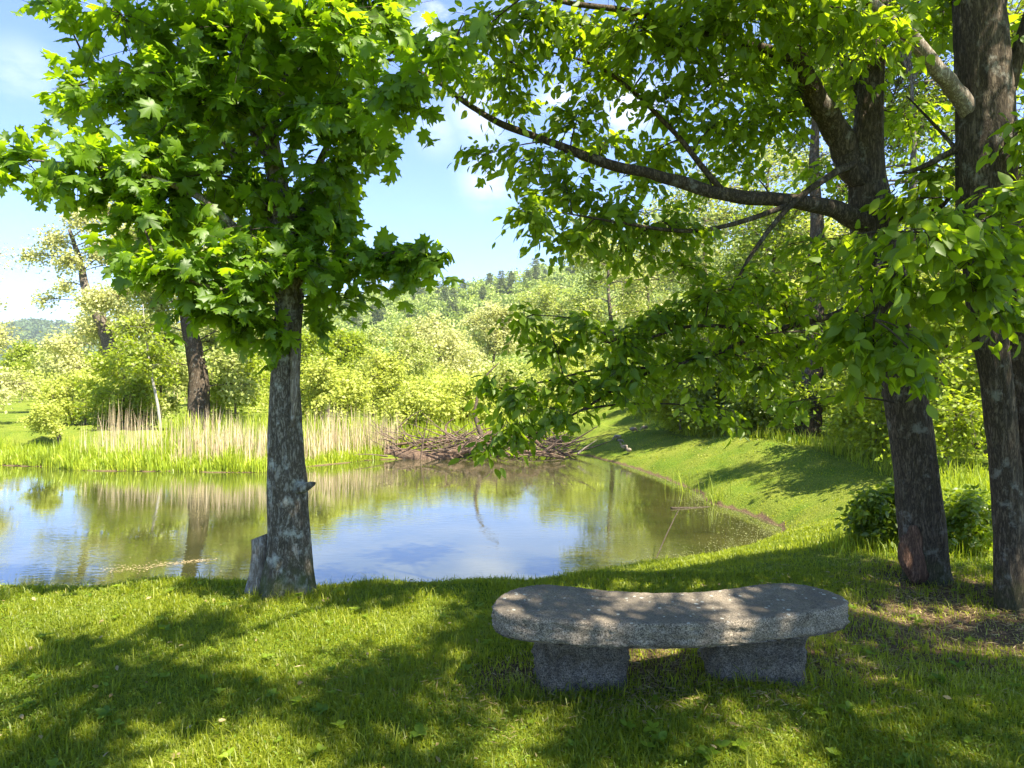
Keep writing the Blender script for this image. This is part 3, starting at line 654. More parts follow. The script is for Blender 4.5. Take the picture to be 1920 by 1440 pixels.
for px, py, d, r, rz, n in [
    (905, 60, 4.3, .22, .2, 16), (960, 120, 4.8, .25, .2, 18), (1010, 30, 4.4, .3, .22, 24), (1080, 60, 4.6, .35, .25, 30), (1130, 130, 4.8, .32, .22, 24), (1180, 40, 4.3, .4, .25, 34),
    (1260, 90, 4.5, .4, .3, 36), (1340, 40, 4.5, .45, .3, 38), (1330, 160, 4.8, .35, .25, 26), (1230, 200, 4.9, .3, .2, 20), (1420, 120, 4.9, .42, .3, 36), (1100, 190, 4.8, .22, .14, 10),
    (900, 140, 5.1, .25, .14, 14), (870, 120, 5.15, .2, .12, 9), (960, 190, 5.0, .25, .14, 14), (930, 290, 5.0, .22, .13, 12), (1010, 300, 4.9, .26, .14, 16), (1070, 230, 5.0, .22, .12, 12),
    (1000, 400, 4.5, .22, .18, 18), (1060, 355, 4.8, .28, .16, 22), (1130, 270, 5.3, .28, .16, 18), (1150, 400, 4.7, .35, .22, 30), (1090, 450, 4.6, .2, .12, 12), (1230, 290, 5.4, .32, .2, 22),
    (1250, 420, 4.8, .34, .2, 26), (1340, 240, 5.3, .4, .25, 32), (1330, 340, 5.5, .28, .18, 10), (1430, 230, 5.4, .4, .3, 34), (1180, 470, 4.8, .18, .1, 7), (1400, 320, 5.5, .3, .18, 10),
    (1530, 60, 4.9, .45, .3, 36), (1540, 320, 5.6, .3, .2, 8), (1600, 120, 5.2, .4, .3, 24), (1470, 180, 5.3, .4, .3, 24), (1700, 80, 5.4, .5, .4, 34), (1720, 220, 5.6, .4, .3, 20), (1760, 20, 5.0, .35, .3, 22),
    (1200, 350, 5.4, .3, .15, 10), (1500, 20, 4.4, .4, .25, 28), (1400, 10, 4.2, .4, .2, 26),
    (980, 600, 4.7, .14, .1, 9), (1040, 640, 4.7, .2, .12, 15), (1100, 610, 4.72, .2, .11, 14), (1170, 640, 4.75, .3, .14, 26), (1250, 600, 4.8, .32, .16, 28), (1330, 560, 4.8, .35, .18, 30), (1400, 620, 4.8, .36, .2, 34),
    (1300, 670, 4.75, .32, .15, 28), (1180, 700, 4.7, .28, .13, 24), (1080, 720, 4.72, .24, .12, 18), (980, 730, 4.75, .2, .11, 14), (920, 730, 4.8, .12, .1, 8), (960, 800, 4.7, .18, .09, 13), (1040, 770, 4.7, .18, .08, 11),
    (920, 830, 4.7, .12, .05, 7), (1140, 735, 4.7, .16, .06, 6), (1400, 520, 4.85, .25, .2, 16), (1470, 560, 4.9, .32, .2, 26), (1490, 650, 4.9, .3, .14, 16), (1420, 700, 4.8, .25, .1, 14), (1280, 500, 4.9, .2, .1, 8),
    (1560, 500, 5.0, .3, .25, 28), (1500, 460, 5.4, .22, .15, 10), (1350, 770, 4.8, .18, .06, 7), (1480, 760, 4.8, .22, .06, 9)]:
    ABL.append(pc(px, py, d, r, rz, n * 1.25))
crown_fill(tw, lv, rsb, sk1, ABL, OVAL, .082, 10, .0026, .5, .5, .006, leafspread=.03)
NB = [pc(*a) for a in [(1620, 600, 4.1, .26, .17, 20), (1700, 640, 4.0, .24, .12, 16), (1560, 640, 4.3, .22, .12, 12), (1680, 520, 4.0, .28, .18, 20), (1750, 560, 4.2, .2, .14, 12), (1640, 700, 4.2, .18, .06, 7), (1720, 690, 3.9, .1, .06, 5)]]
crown_fill(tw, lv, rsb, sk1, NB, OVAL, .105, 9, .0026, .6, .4, .006, leafspread=.03)
# unseen high crown above the frame, blobs placed and dropped to shape its shade
def wb(x, y, z, r, rz, n): return ((x, y, z), (r, r, rz), n)
HA = [wb(x, y, z, .68, .45, n * 2.6) for x, y, z, n in [(1.6, 5.6, 6.6, 26), (0.4, 4.4, 6.9, 24), (2.8, 6.4, 7.6, 26), (3.6, 4.4, 7.4, 24), (1.4, 4.6, 8.2, 24), (4.5, 6.2, 6.3, 26), (5.0, 7.2, 7.8, 26), (3.2, 7.8, 6.4, 24), (-.4, 3.0, 6.4, 20), (5.6, 5.2, 7.2, 20), (2.4, 8.4, 8.2, 20), (4.6, 8.8, 7.2, 22), (3.9, 5.2, 5.6, 20), (2.3, 4.7, 5.7, 16)]]
crown_fill(tw, lv, rsb, sk1, [b_ for b_ in HA if b_[0][1] < 7 and not (b_[0][0] < .8 and b_[0][1] < 5)], OVAL, .10, 12, .004, .4, .7, .012, leafspread=.08)
tw.build('twigs', M['twig'], t1); lv.build('crown', M['elm'], t1, smooth=False)
tw, lv = MB(), MB()
CB = [pc(*a) for a in [(1800, 420, 3.6, .24, .16, 20), (1740, 440, 3.3, .18, .12, 14), (1860, 470, 3.8, .26, .18, 22), (1900, 380, 4.0, .28, .2, 24), (1820, 540, 3.8, .22, .12, 14), (1890, 580, 4.0, .22, .12, 14), (1920, 250, 4.2, .25, .25, 14),
                       (1900, 80, 5.0, .3, .3, 16), (1740, 330, 4.9, .26, .16, 14), (1700, 380, 4.8, .22, .12, 12), (1660, 60, 4.3, .3, .2, 14), (1560, 20, 4.2, .35, .22, 20), (1780, 10, 4.9, .3, .2, 12), (1940, 480, 4.2, .3, .3, 22),
                       (1990, 300, 4.4, .4, .4, 20), (2020, 60, 4.6, .5, .4, 24), (1600, 440, 3.9, .2, .1, 8), (1480, -60, 3.9, .4, .15, 18), (1300, -60, 3.9, .4, .14, 16), (1100, -50, 3.9, .35, .12, 12)]]
crown_fill(tw, lv, rsb, sk2, CB, OVAL, .10, 9, .0028, .6, .4, .007, leafspread=.03)
HB = []  # unseen canopy grid overhead, spaced to cast dappled shade on lawn and bench
for gx_ in np.arange(-1.9, 7.0, .68):
    for gy_ in np.arange(-2.3, 4.3, .68):
        if rsb.rand() < .86 and not (gy_ > 2.3 and gx_ < .8): HB.append(((gx_ + rsb.uniform(-.3, .3), gy_ + rsb.uniform(-.3, .3), 5.7 + rsb.uniform(-.2, 1.3) + .25 * abs(gy_ - 2) * 0), (.36, .36, .25), 38))
crown_fill(tw, lv, rsb, sk2, HB, OVAL, .10, 12, .003, .4, .7, .008, leafspread=.08)
tw.build('twigs', M['twig'], t2); lv.build('crown', M['elm'], t2, smooth=False)

# ------------------------------------------------------------------ background trees
def bg_tree(name, label, cat, px, d, h, w, bmat, lmat, seed, tr=.2, lean=0.0, ncl=None, lsize=.22, per=14, low=.3, tmpl=CARD, group=None, pts=None, k=14, spread=.16, flat=1.0, trunk_top=.8, bpx=None):
    rs = np.random.RandomState(seed)
    b = G(px, d); root = empty(name, b, label, cat, group)
    if pts is None:
        pts = [b + (0, 0, -.2), b + (lean * h * .25 + rs.normal(0, .02) * h, 0, h * .25), b + (lean * h * .5, rs.normal(0, .02) * h, h * .5), b + (lean * h * trunk_top, 0, h * trunk_top)]
    pts = [np.asarray(p, float) for p in pts]
    mb = MB(); c = tube(mb, pts, np.linspace(tr, tr * .2, len(pts)), 12, 20, .08, seed, flute=.1); mb.build('trunk', bmat, root)
    ctr = pts[-1] * np.array([1, 1, 0]) * .5 + b * np.array([1, 1, 0]) * .5
    z0 = b[2] + h * low; z1 = b[2] + h
    blobs = []
    for q in range(k):
        a = rs.uniform(0, 6.28); zz = rs.uniform(0, 1) ; prof = math.sqrt(max(.08, 1 - (1.6 * (zz - .42)) ** 2))
        rr = w / 2 * prof * rs.uniform(.25, .8) 
        br = w * rs.uniform(.16, .27)
        blobs.append(((ctr[0] + rr * math.cos(a) + lean * h * zz * .4, ctr[1] + rr * math.sin(a), z0 + (z1 - z0 - br * .8) * zz + br * .25), (br, br, br * .75 * flat), int((ncl or 14) * 1.5)))
    if bpx: blobs = [(P(a_, b_, d + rs.normal(0, .03) * d), (r_ * 1.25, r_ * 1.25, r_), n_ * 2.6) for a_, b_, r_, n_ in bpx]
    tw, lv = MB(), MB()
    crown_fill(tw, lv, rs, c, blobs, tmpl, lsize * 1.15, int(per * 1.5), .012 * h / 8, .3, .22, nrn=.8, br_r=.02 * h / 8, leafspread=spread)
    tw.build('branches', bmat, root); lv.build('crown', lmat, root, smooth=False)
    return root

# left shore
d = 38.0
bg_tree('willow_tree', 'pale leaning willow, trunk bending left, behind the reeds at the left', 'tree', 216, d, 9.4, 6.8, M['bark_far'], M['pale_willow'], 31, .45,
        pts=[P(222, 740, d), P(212, 660, d), P(190, 600, d), P(165, 545, d), P(150, 490, d), P(130, 430, d)], lean=-.06, lsize=.15, per=16, spread=.22,
        bpx=[(60, 480, .55, 9), (100, 450, .7, 14), (150, 410, .8, 18), (210, 400, .9, 22), (250, 440, .9, 22), (130, 490, .7, 16), (190, 470, .9, 24), (240, 500, .9, 24), (280, 540, .9, 24), (170, 560, .7, 18), (215, 560, .9, 26), (120, 540, .5, 8), (250, 600, 1.0, 30), (180, 620, .8, 20), (290, 470, .9, 20), (75, 560, .35, 5), (220, 350, .8, 14), (270, 380, .9, 16), (300, 600, .9, 24)])
mbx = MB()
d = 23.0
bg_tree('willow_tree', 'tree with a thick dark furrowed trunk rising from the reeds just left of the maple', 'tree', 372, d, 7.6, 5.2, M['bark_dark'], M['willow'], 32, .40,
        pts=[P(372, 815, d), P(366, 740, d), P(356, 660, d), P(342, 580, d), P(332, 500, d), P(320, 430, d)], lsize=.11, per=14, spread=.14,
        bpx=[(250, 620, .5, 16), (290, 570, .5, 18), (420, 600, .6, 20), (470, 640, .6, 22), (440, 560, .6, 20), (300, 510, .6, 18), (400, 500, .6, 18), (250, 540, .5, 14), (430, 680, .5, 18), (450, 730, .45, 18), (400, 640, .3, 8), (310, 640, .4, 12), (480, 560, .5, 14), (350, 430, .8, 24), (420, 400, .8, 24), (270, 450, .7, 20), (500, 600, .5, 14), (260, 680, .4, 14)])
d = 22.0
bg_tree('birch_sapling', 'slim sapling with a thin whitish stem left of the thick dark trunk', 'tree', 300, d, 4.2, 2.0, M['bark_pale'], M['shrub'], 33, .055,
        pts=[P(302, 830, d), P(297, 770, d), P(282, 690, d), P(272, 620, d), P(268, 570, d)], ncl=9, lsize=.11, per=12, low=.35, k=9, spread=.1)
d = 21.0
bg_tree('gnarled_bush', 'small gnarled round bush with a bent bare stem at the left edge of the pond', 'bush', 108, d, 1.35, 1.6, M['bark_far'], M['shrub_yellow'], 34, .07,
        pts=[G(118, d, -.1), P(105, 808, d), P(85, 795, d), P(65, 790, d), P(55, 780, d)], ncl=12, lsize=.075, per=13, low=.35, k=10, spread=.06)
for i_, (px, d, h, w, mt, lab) in enumerate([
    (235, 26, 3.3, 3.6, 'shrub', 'rounded deep green bush below the leaning willow on the left shore'),
    (160, 31, 2.6, 3.6, 'shrub_yellow', 'broad bush at the right end of the mown field on the left'),
    (440, 25, 3.9, 2.8, 'shrub', 'leafy green bush between the thick dark trunk and the maple trunk'),
    (300, 27, 3.6, 2.8, 'willow', 'grey green bush behind the slim white stemmed sapling'),
    (-40, 30, 8.0, 5.2, 'pale_willow', 'pale tree cut by the left edge of the photo'),
    (620, 25, 3.0, 3.0, 'shrub_yellow', 'bright bush over the reeds just right of the maple trunk'),
    (575, 30, 4.6, 3.2, 'shrub', 'upright bush rising behind the maple trunk, above the reeds'),
    (700, 30, 3.6, 4.0, 'shrub_yellow', 'wide yellow green shrub right behind the dry reeds'),
    (790, 25.5, 2.0, 3.0, 'shrub_yellow', 'low bright shrub growing over the left end of the fallen tree'),
    (880, 27, 2.3, 3.2, 'shrub_yellow', 'low bright shrub behind the middle of the fallen tree'),
    (960, 29, 3.0, 3.2, 'willow', 'grey green shrub behind the right end of the fallen tree'),
    (740, 42, 5.5, 5.5, 'willow', 'feathery willow bush in the marsh left of the big pale willow'),
    (1050, 34, 4.6, 4.0, 'shrub_yellow', 'yellow green bush at the far end of the mown bank')]):
    bg_tree('bush' if h < 4 else 'willow_bush', lab, 'bush', px, d, h, w, M['bark_far'], M[mt], 50 + i_, .06, ncl=13, lsize=.11 * (d / 25) ** .6, per=15, low=.05, k=20, spread=.11, trunk_top=.6)
for i_, (px, d, h, w, mt, lab) in enumerate([
    (825, 75, 9.0, 11.5, 'pale_willow', 'large rounded pale yellow willow in the middle of the marsh'),
    (930, 95, 12.5, 9.5, 'pale_willow', 'pale willow behind and right of the large rounded one'),
    (650, 62, 6.8, 6.0, 'shrub', 'green marsh tree behind the bushes right of the maple trunk'),
    (1140, 52, 14.0, 9.0, 'willow', 'tall willow below the overhanging branch, at the foot of the hill'),
    (1215, 62, 16.0, 9.0, 'pale_willow', 'very tall pale willow with sky showing through, left of the shade trees'),
    (1040, 85, 15.0, 10.0, 'willow', 'grey green willow where the hill skyline meets the hanging leaves'),
    (1320, 42, 15.0, 11.0, 'willow', 'tall airy willow seen between the long branch and the dark trunk'),
    (1440, 36, 15.0, 9.5, 'willow', 'tall airy willow behind the hanging leaves left of the distant dark trunk'),
    (1290, 30, 4.2, 5.0, 'willow', 'shrub behind the mown bank under the drooping spray of leaves'),
    (120, 70, 5.2, 7.0, 'willow', 'round willow in front of the far blue hill on the left'),
    (60, 95, 6.5, 8.0, 'shrub', 'darker round tree at the foot of the far hill on the left'),
    (190, 62, 9.5, 8.5, 'pale_willow', 'pale round willow behind the leaning one'),
    (470, 48, 11.0, 8.0, 'willow', 'willow seen under the maple leaves left of its trunk'),
    (390, 60, 14.5, 12.0, 'pale_willow', 'pale willow far behind the thick dark trunk')]):
    bg_tree('willow_tree', lab, 'tree', px, d, h, w, M['bark_far'], M[mt], 80 + i_, .28, ncl=13, lsize=.24 * (d / 60) ** .6, per=16, low=.12 if h < 10 else .3, k=24, spread=.3, trunk_top=.8)
# right bank
d = 17.5
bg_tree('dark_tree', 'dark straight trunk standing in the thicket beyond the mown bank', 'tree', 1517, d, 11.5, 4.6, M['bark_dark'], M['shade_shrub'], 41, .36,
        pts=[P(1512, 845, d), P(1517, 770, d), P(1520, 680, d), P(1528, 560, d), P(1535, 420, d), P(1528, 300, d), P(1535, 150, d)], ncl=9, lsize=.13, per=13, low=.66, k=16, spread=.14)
for i_, (px, d, h, w, mt, lab) in enumerate([
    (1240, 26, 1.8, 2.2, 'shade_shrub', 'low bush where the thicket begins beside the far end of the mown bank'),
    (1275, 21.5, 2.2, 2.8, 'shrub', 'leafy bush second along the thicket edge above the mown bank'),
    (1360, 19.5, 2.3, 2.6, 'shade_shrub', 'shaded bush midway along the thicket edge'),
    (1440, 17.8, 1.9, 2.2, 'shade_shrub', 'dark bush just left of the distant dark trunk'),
    (1625, 17.5, 3.4, 3.0, 'shrub', 'sunlit bush just right of the distant dark trunk'),
    (1660, 13.5, 3.0, 2.6, 'shrub', 'sunlit thicket bush left of the scraped tree trunk'),
    (1780, 11.5, 3.4, 2.6, 'shrub', 'sunlit bush seen between the two right hand trunks, low down'),
    (1850, 14.5, 5.2, 4.0, 'shrub_yellow', 'bright yellow green bush far behind the gap of the two right hand trunks'),
    (1960, 11.5, 4.5, 3.4, 'shrub', 'leafy bush behind the rightmost tree at the photo edge'),
    (1400, 27, 6.0, 6.0, 'shrub', 'sunlit green tree behind the shaded thicket edge'),
    (1620, 25, 8.5, 7.0, 'shrub_yellow', 'tall sunlit tree behind the scraped tree'),
    (1780, 23, 9.5, 7.0, 'shrub', 'tall sunlit tree behind the gap of the two right hand trunks'),
    (1950, 20, 9.0, 6.0, 'shrub', 'tall leafy tree behind the rightmost stems'),
    (1710, 16.5, 12.5, 5.0, 'shade_shrub', 'tall leafy tree close behind the scraped tree, filling the gap beside it'),
    (1830, 17.5, 14.0, 6.0, 'shrub', 'very tall sunlit tree directly behind the gap of the two right hand trunks'),
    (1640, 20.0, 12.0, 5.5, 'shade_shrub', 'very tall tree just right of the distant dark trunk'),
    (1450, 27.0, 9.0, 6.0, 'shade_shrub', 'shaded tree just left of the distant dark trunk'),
    (2040, 11.5, 9.5, 4.5, 'shrub', 'leafy tree cut by the right edge of the photo'),
    (1540, 35, 10.0, 7.0, 'shrub_yellow', 'tall yellow green tree behind the distant dark trunk')]):
    bg_tree('thicket_bush' if h < 6 else 'thicket_tree', lab, 'bush' if h < 6 else 'tree', px, d, h, w, M['bark_far'], M[mt], 120 + i_, .05 if h < 6 else .18, ncl=14, lsize=.10 * (d / 17) ** .7, per=15, low=.04 if h < 6 else .1, k=20 if h < 6 else 26, spread=.09 * (d / 14), trunk_top=.7)
bg_tree('weed_bush', 'dark leafy weed clump at the left foot of the scraped tree', 'bush', 1655, 6.2, .62, .55, M['twig'], M['shade_shrub'], 140, .012, ncl=9, lsize=.055, per=12, low=.05, k=12, spread=.03, tmpl=OVAL)
bg_tree('weed_bush', 'leafy weed clump between the feet of the two right hand trees', 'bush', 1815, 6.4, .55, .9, M['twig'], M['shade_shrub'], 141, .012, ncl=9, lsize=.055, per=12, low=.05, k=14, spread=.03, tmpl=OVAL)

# marsh thicket: uncountable scrub between the pond and the hill
def scatter_mass(name, label, cat, lmat, spots, lsize, per_tree, seed):
    rs = np.random.RandomState(seed); lv = MB()
    P_, H_, N_, S_, T_ = [], [], [], [], []
    for (x, y, z, h, w, ls) in spots:
        k = 7; n = per_tree // k
        cc = np.column_stack([x + rs.normal(0, w * .22, k), y + rs.normal(0, w * .22, k), z + h * rs.uniform(.2, .8, k)])
        u = norm(rs.normal(size=(k, n, 3))) * rs.uniform(.55, 1.05, (k, n, 1)); u[..., 2] = np.abs(u[..., 2]) * 1.0 - .25
        p = cc[:, None] + u * np.array([w * .3, w * .3, h * .28]) * rs.uniform(.6, 1.2, (k, 1, 1))
        P_.append(p.reshape(-1, 3)); m = k * n
        H_.append(u.reshape(-1, 3) + rs.normal(0, .6, (m, 3))); N_.append(u.reshape(-1, 3) * .7 + np.array([0, -.1, .25]) + rs.normal(0, .55, (m, 3)))
        S_.append(np.full(m, ls * lsize) * rs.uniform(.6, 1.3, m)); T_.append(np.clip(rs.rand() * .55 + rs.rand(m) * .45, 0, 1))
    leaves(lv, np.concatenate(P_), np.concatenate(H_), np.concatenate(N_), np.concatenate(S_), CARD, np.concatenate(T_))
    return tag(lv.build(name, lmat, smooth=False), label, cat, kind='stuff')
rs = np.random.RandomState(77)
sp = []
for q in range(230):
    px = rs.uniform(430, 1150); d = rs.uniform(27, 120); x = (px - CX) * d / F
    h = rs.uniform(1.8, 3.2) * (d / 45) ** .45; sp.append((x, d, gzs(x, d), h, h * 1.3, (d / 40) ** .7))
for q in range(110):
    px = rs.uniform(-300, 430); d = rs.uniform(54, 130); x = (px - CX) * d / F
    h = rs.uniform(2., 3.6); sp.append((x, d, gzs(x, d), h, h * 1.5, (d / 40) ** .7))
scatter_mass('marsh_scrub', 'dense mass of bright yellow green willow scrub filling the marsh behind the pond', 'scrub', M['shrub_yellow'], sp, .17, 420, 5)
sp = []
for q in range(200):
    px = rs.uniform(1150, 2600); d = rs.uniform(18, 60) if px < 1500 else rs.uniform(13, 50); x = (px - CX) * d / F
    h = rs.uniform(1.6, 2.8) * (d / 25) ** .6; sp.append((x, d, gzs(x, d), h, h * 1.2, (d / 25) ** .7))
scatter_mass('thicket', 'tangled sunlit undergrowth filling the ground behind the right hand bank', 'thicket', M['shrub'], sp, .12, 420, 6)

# wooded hill
sp = []
for q in range(1700):
    d = rs.uniform(125, 475); px = rs.uniform(200, 2100); x = (px - CX) * d / F
    h = rs.uniform(7, 13); sp.append((x, d, gzs(x, d) - 2, h, h * 1.05, (d / 200) ** .6))
scatter_mass('hill_woodland', 'mixed green leafy woodland covering the hillside beyond the marsh', 'woodland', M['hillwood'], sp, 1.1, 190, 8)
sp = []
for q in range(1500):
    d = rs.uniform(900, 1560); px = rs.uniform(-700, 420); x = (px - CX) * d / F
    h = rs.uniform(13, 19); sp.append((x, d, gzs(x, d) - 3, h, h * 1.3, 1.0))
scatter_mass('far_woodland', 'hazy woodland covering the low far hill at the left', 'woodland', M['farwood'], sp, 5.5, 70, 9)

def pine(seed, h):
    rs = np.random.RandomState(seed)
    root = empty('pine_tree', (0, 0, 0), 'dark blue green pine rising above the leafy trees of the far hillside', 'tree', 'pines on the far hillside')
    mb = MB(); tube(mb, [(0, 0, -1), (0, 0, h * .5), (0, 0, h)], [.28, .18, .04], 6, 6); mb.build('trunk', M['bark_far'], root)
    lv = MB(); P_, H_ = [], []
    z = h * .14
    while z < h:
        t = (z / h); R = h * .33 * (1 - t) ** .42 * rs.uniform(.6, 1.2) + .25
        for a in np.arange(0, 6.28, 6.28 / 7) + rs.uniform(0, 1):
            L = R * rs.uniform(.6, 1.1); n = int(10 + L * 7); s = rs.uniform(.15, 1, n) * L
            aa = a + rs.normal(0, .16, n)
            P_.append(np.column_stack([s * np.cos(aa), s * np.sin(aa), z + s * .12 + rs.normal(0, .16, n)]))
            H_.append(np.column_stack([np.cos(aa), np.sin(aa), np.full(n, .25)]) + rs.normal(0, .45, (n, 3)))
        z += h * rs.uniform(.05, .075)
    p = np.concatenate(P_); hd = np.concatenate(H_); m = len(p)
    leaves(lv, p, hd, np.array([0, 0, 1.0]) + rs.normal(0, .5, (m, 3)), rs.uniform(.45, .85, m), CARD, rs.rand(m))
    lv.build('crown', M['pine'], root, smooth=False); return root
protos = [pine(s, h) for s, h in ((1, 15), (2, 17), (3, 13))]
spots = [(690, 440), (712, 450), (735, 455), (765, 440), (788, 430), (822, 430), (868, 425), (880, 440), (918, 420), (940, 415), (958, 410), (970, 425), (990, 415), (1005, 420), (1022, 418), (1045, 420), (1075, 410),
         (655, 360), (700, 350), (738, 370), (775, 385), (668, 320), (712, 330), (752, 350), (850, 360), (835, 380), (905, 380), (640, 400), (660, 420), (620, 380), (600, 420), (560, 400), (1110, 430), (1150, 440)]
spots = [p_ for q_, p_ in enumerate(spots) if q_ % 4 != 3]
for q, (px, d) in enumerate(spots):
    src = protos[q % 3]
    if q < 3: root = src
    else:
        root = src.copy(); COL.objects.link(root)
        for ch in src.children:
            c_ = ch.copy(); COL.objects.link(c_); c_.parent = root
    g_ = G(px, d); s_ = rs.uniform(.75, 1.15)
    root.location = (g_[0], d, g_[2]); root.scale = (s_, s_, s_); root.rotation_euler = (0, 0, rs.uniform(0, 6))

# ------------------------------------------------------------------ reeds, shore grass
def blades(name, label, cat, m, x, y, z, h, wd, seed, lean=.25, seg=2, tint=None, kind='stuff', parent=None):
    rs = np.random.RandomState(seed); n = len(x)
    b = np.column_stack([x, y, z]); a = rs.uniform(0, 6.283, n); L = np.abs(rs.normal(0, lean, n))
    dr = np.column_stack([np.cos(a), np.sin(a), np.zeros(n)]); sd = np.column_stack([-np.sin(a + rs.normal(0, .6, n)), np.cos(a), np.zeros(n)])
    mid = b + dr * (h * L * .35)[:, None] + np.array([0, 0, 1.0]) * (h * .55)[:, None]
    tip = b + dr * (h * L)[:, None] + np.array([0, 0, 1.0]) * (h * (1 - .3 * L))[:, None]
    w2 = (wd / 2)[:, None]
    V = np.stack([b - sd * w2, b + sd * w2, mid - sd * w2 * .8, mid + sd * w2 * .8, tip], 1)
    Fc = np.array([(0, 1, 3), (0, 3, 2), (2, 3, 4)])[None] + (np.arange(n) * 5)[:, None, None]
    mb = MB(); mb.add(V.reshape(-1, 3), Fc.reshape(-1, 3), np.repeat(rs.rand(n) if tint is None else tint, 5))
    return tag(mb.build(name, m, smooth=False), label, cat, kind=kind)
def shore_pts(n, px0, px1, back0, back1, rs, gap=None):
    out_ = []
    while len(out_) < n:
        px = rs.uniform(px0, px1); d = rs.uniform(17, 25); x = (px - CX) * d / F
        out_.append((x, d))
        if len(out_) > n * 60: break
    A = np.array([(x, d) for x, d in out_])
    return A
def along_far(n, xa, xb, b0, b1, rs, pw=1.0):
    xs = rs.uniform(xa, xb, n * 3); fs = SHORE[2:13]
    ys = np.interp(xs, fs[:, 0], fs[:, 1]); off = b0 + (b1 - b0) * rs.rand(n * 3) ** pw
    y = ys + off; keep = ~inside(xs, y, SHORE)
    return xs[keep][:n], y[keep][:n]
rs = np.random.RandomState(5)
x1_, y1_ = along_far(2100, -9.2, -3.6, .3, 2.4, rs); x2_, y2_ = along_far(420, -12.5, -9.2, .6, 3.0, rs)
x = np.concatenate([x1_, x2_]); y = np.concatenate([y1_, y2_])
cl_ = .55 + .45 * np.sin(x * 3.1) * np.sin(x * 1.3 + y); kp = rs.rand(len(x)) < np.clip(.35 + cl_, 0, 1); x, y = x[kp], y[kp]
h = (.45 + 1.0 * rs.rand(len(x))) * (1 + .12 * np.sin(x * 2))
blades('dry_reeds', 'band of tall dry tan reeds standing along the far shore of the pond', 'reeds', M['reed'], x, y, gz(x, y), h, rs.uniform(.008, .017, len(x)), 1, .14)
x, y = along_far(500, -45, -13, 12, 32, rs)
blades('field_reeds', 'thin line of dry reeds beyond the mown field', 'reeds', M['reed'], x, y + 22, gz(x, y + 22) , rs.uniform(1.2, 2.2, len(x)), rs.uniform(.03, .05, len(x)), 2, .09)
x, y = along_far(16000, -24, -3.9, .02, 1.3, rs, 1.3)
blades('marsh_grass', 'bright yellow green tufted grass at the foot of the reeds along the water', 'grass', M['marsh'], x, y, gz(x, y), rs.uniform(.15, .5, len(x)) * np.where(x > -6, .7, 1) * (1 + .5 * np.sin(x * 4) * np.sin(x * 1.7 + 2)), rs.uniform(.012, .028, len(x)), 3, .35)
x, y = along_far(9000, -11, 2.2, 1.0, 9, rs, 1.0)
blades('meadow_grass', 'rough tall grass of the marsh behind the reeds', 'grass', M['marsh'], x, y, gz(x, y), rs.uniform(.3, .8, len(x)), rs.uniform(.02, .04, len(x)), 4, .3)
# tall grass and weeds at the thicket edge on the right
tt = rs.rand(9000); cp = catmull(np.array([(4.6, 28.0), (5.0, 22.7), (5.6, 18.5), (6.5, 14.5), (6.2, 10.5), (5.2, 8.2), (4.6, 7.0), (5.2, 5.5)]), 400)
bp_ = cp[(tt * 399).astype(int)]; off = np.abs(rs.normal(0, .8, 9000)); x = bp_[:, 0] + off; y = bp_[:, 1] + off * .15 + rs.normal(0, .15, 9000)
x[:900] = rs.normal(3.35, .28, 900); y[:900] = rs.normal(6.25, .25, 900); x[900:1500] = rs.normal(4.2, .5, 600); y[900:1500] = rs.normal(6.4, .3, 600)
blades('tall_grass', 'uncut grass and weeds along the foot of the thicket on the right bank', 'grass', M['shrub'], x, y, gz(x, y), rs.uniform(.15, .5, 9000) * np.where(np.arange(9000) < 1500, .42, rs.uniform(.5, 1.0, 9000)), np.where(np.arange(9000) < 1500, .5, 1) * rs.uniform(.008, .018, 9000), 5, .55)

# ------------------------------------------------------------------ lawn
rs = np.random.RandomState(99)
def lawn_pts(n, d0, d1, side, pw):
    d = d0 + (d1 - d0) * rs.rand(n) ** pw; x = rs.uniform(-side, side, n) * d
    return x, d
X_, Y_ = [], []
for n, d0, d1, s, pw in [(200000, 2.5, 5.6, .86, 1.1), (90000, 5.2, 9.5, .80, 1.0), (60000, 9, 24, .62, 1.2), (20000, 1.2, 2.6, 1.1, 1)]:
    a_, b_ = lawn_pts(n, d0, d1, s, pw); X_.append(a_); Y_.append(b_)
x = np.concatenate(X_); y = np.concatenate(Y_); z = gz(x, y)
dr = dryness(x, y, 1)
lim = np.interp(y, cp[::-1, 1][np.argsort(cp[::-1, 1])], cp[::-1, 0][np.argsort(cp[::-1, 1])])
ok = (z > WZ + .03) & ~inside(x, y, SHORE) & (rs.rand(len(x)) > np.clip(dryness(x, y) * .8 - .1, 0, .85)) & ((x < np.interp(y, [2, 5.5, 8.2, 10.5, 14.5, 18.5, 22.7, 26], [9, 9, 5.6, 6.3, 6.6, 5.8, 4.5, 3.6])))
ok &= ~((x < 1.5) & (y > 16)) & ~((np.abs(x - .36) < .22) & (np.abs(y - 3.6) < .14)) & ~((np.abs(x - 1.275) < .24) & (np.abs(y - 3.61) < .15)) & (np.hypot(x + 1.66, y - 5) > .17)
ok &= ~((y > 5.35) & (x < .6) & (y < 8) & (rs.rand(len(x)) < .3))
x, y, z, dr = x[ok], y[ok], z[ok], dr[ok]
tuft = .5 + .5 * np.sin(x * 5.1 + 1.7 * np.sin(y * 3.3)) * np.sin(y * 4.7 + 1.3 * np.sin(x * 2.9))
hh = rs.uniform(.016, .046, len(x)) * (.7 + .75 * tuft) * np.where(rs.rand(len(x)) < .03, 1.9, 1.0) * np.where(y > 9, .8, 1)
ww = rs.uniform(.0035, .0065, len(x)) * np.clip(y / 4.0, 1, 4.5)
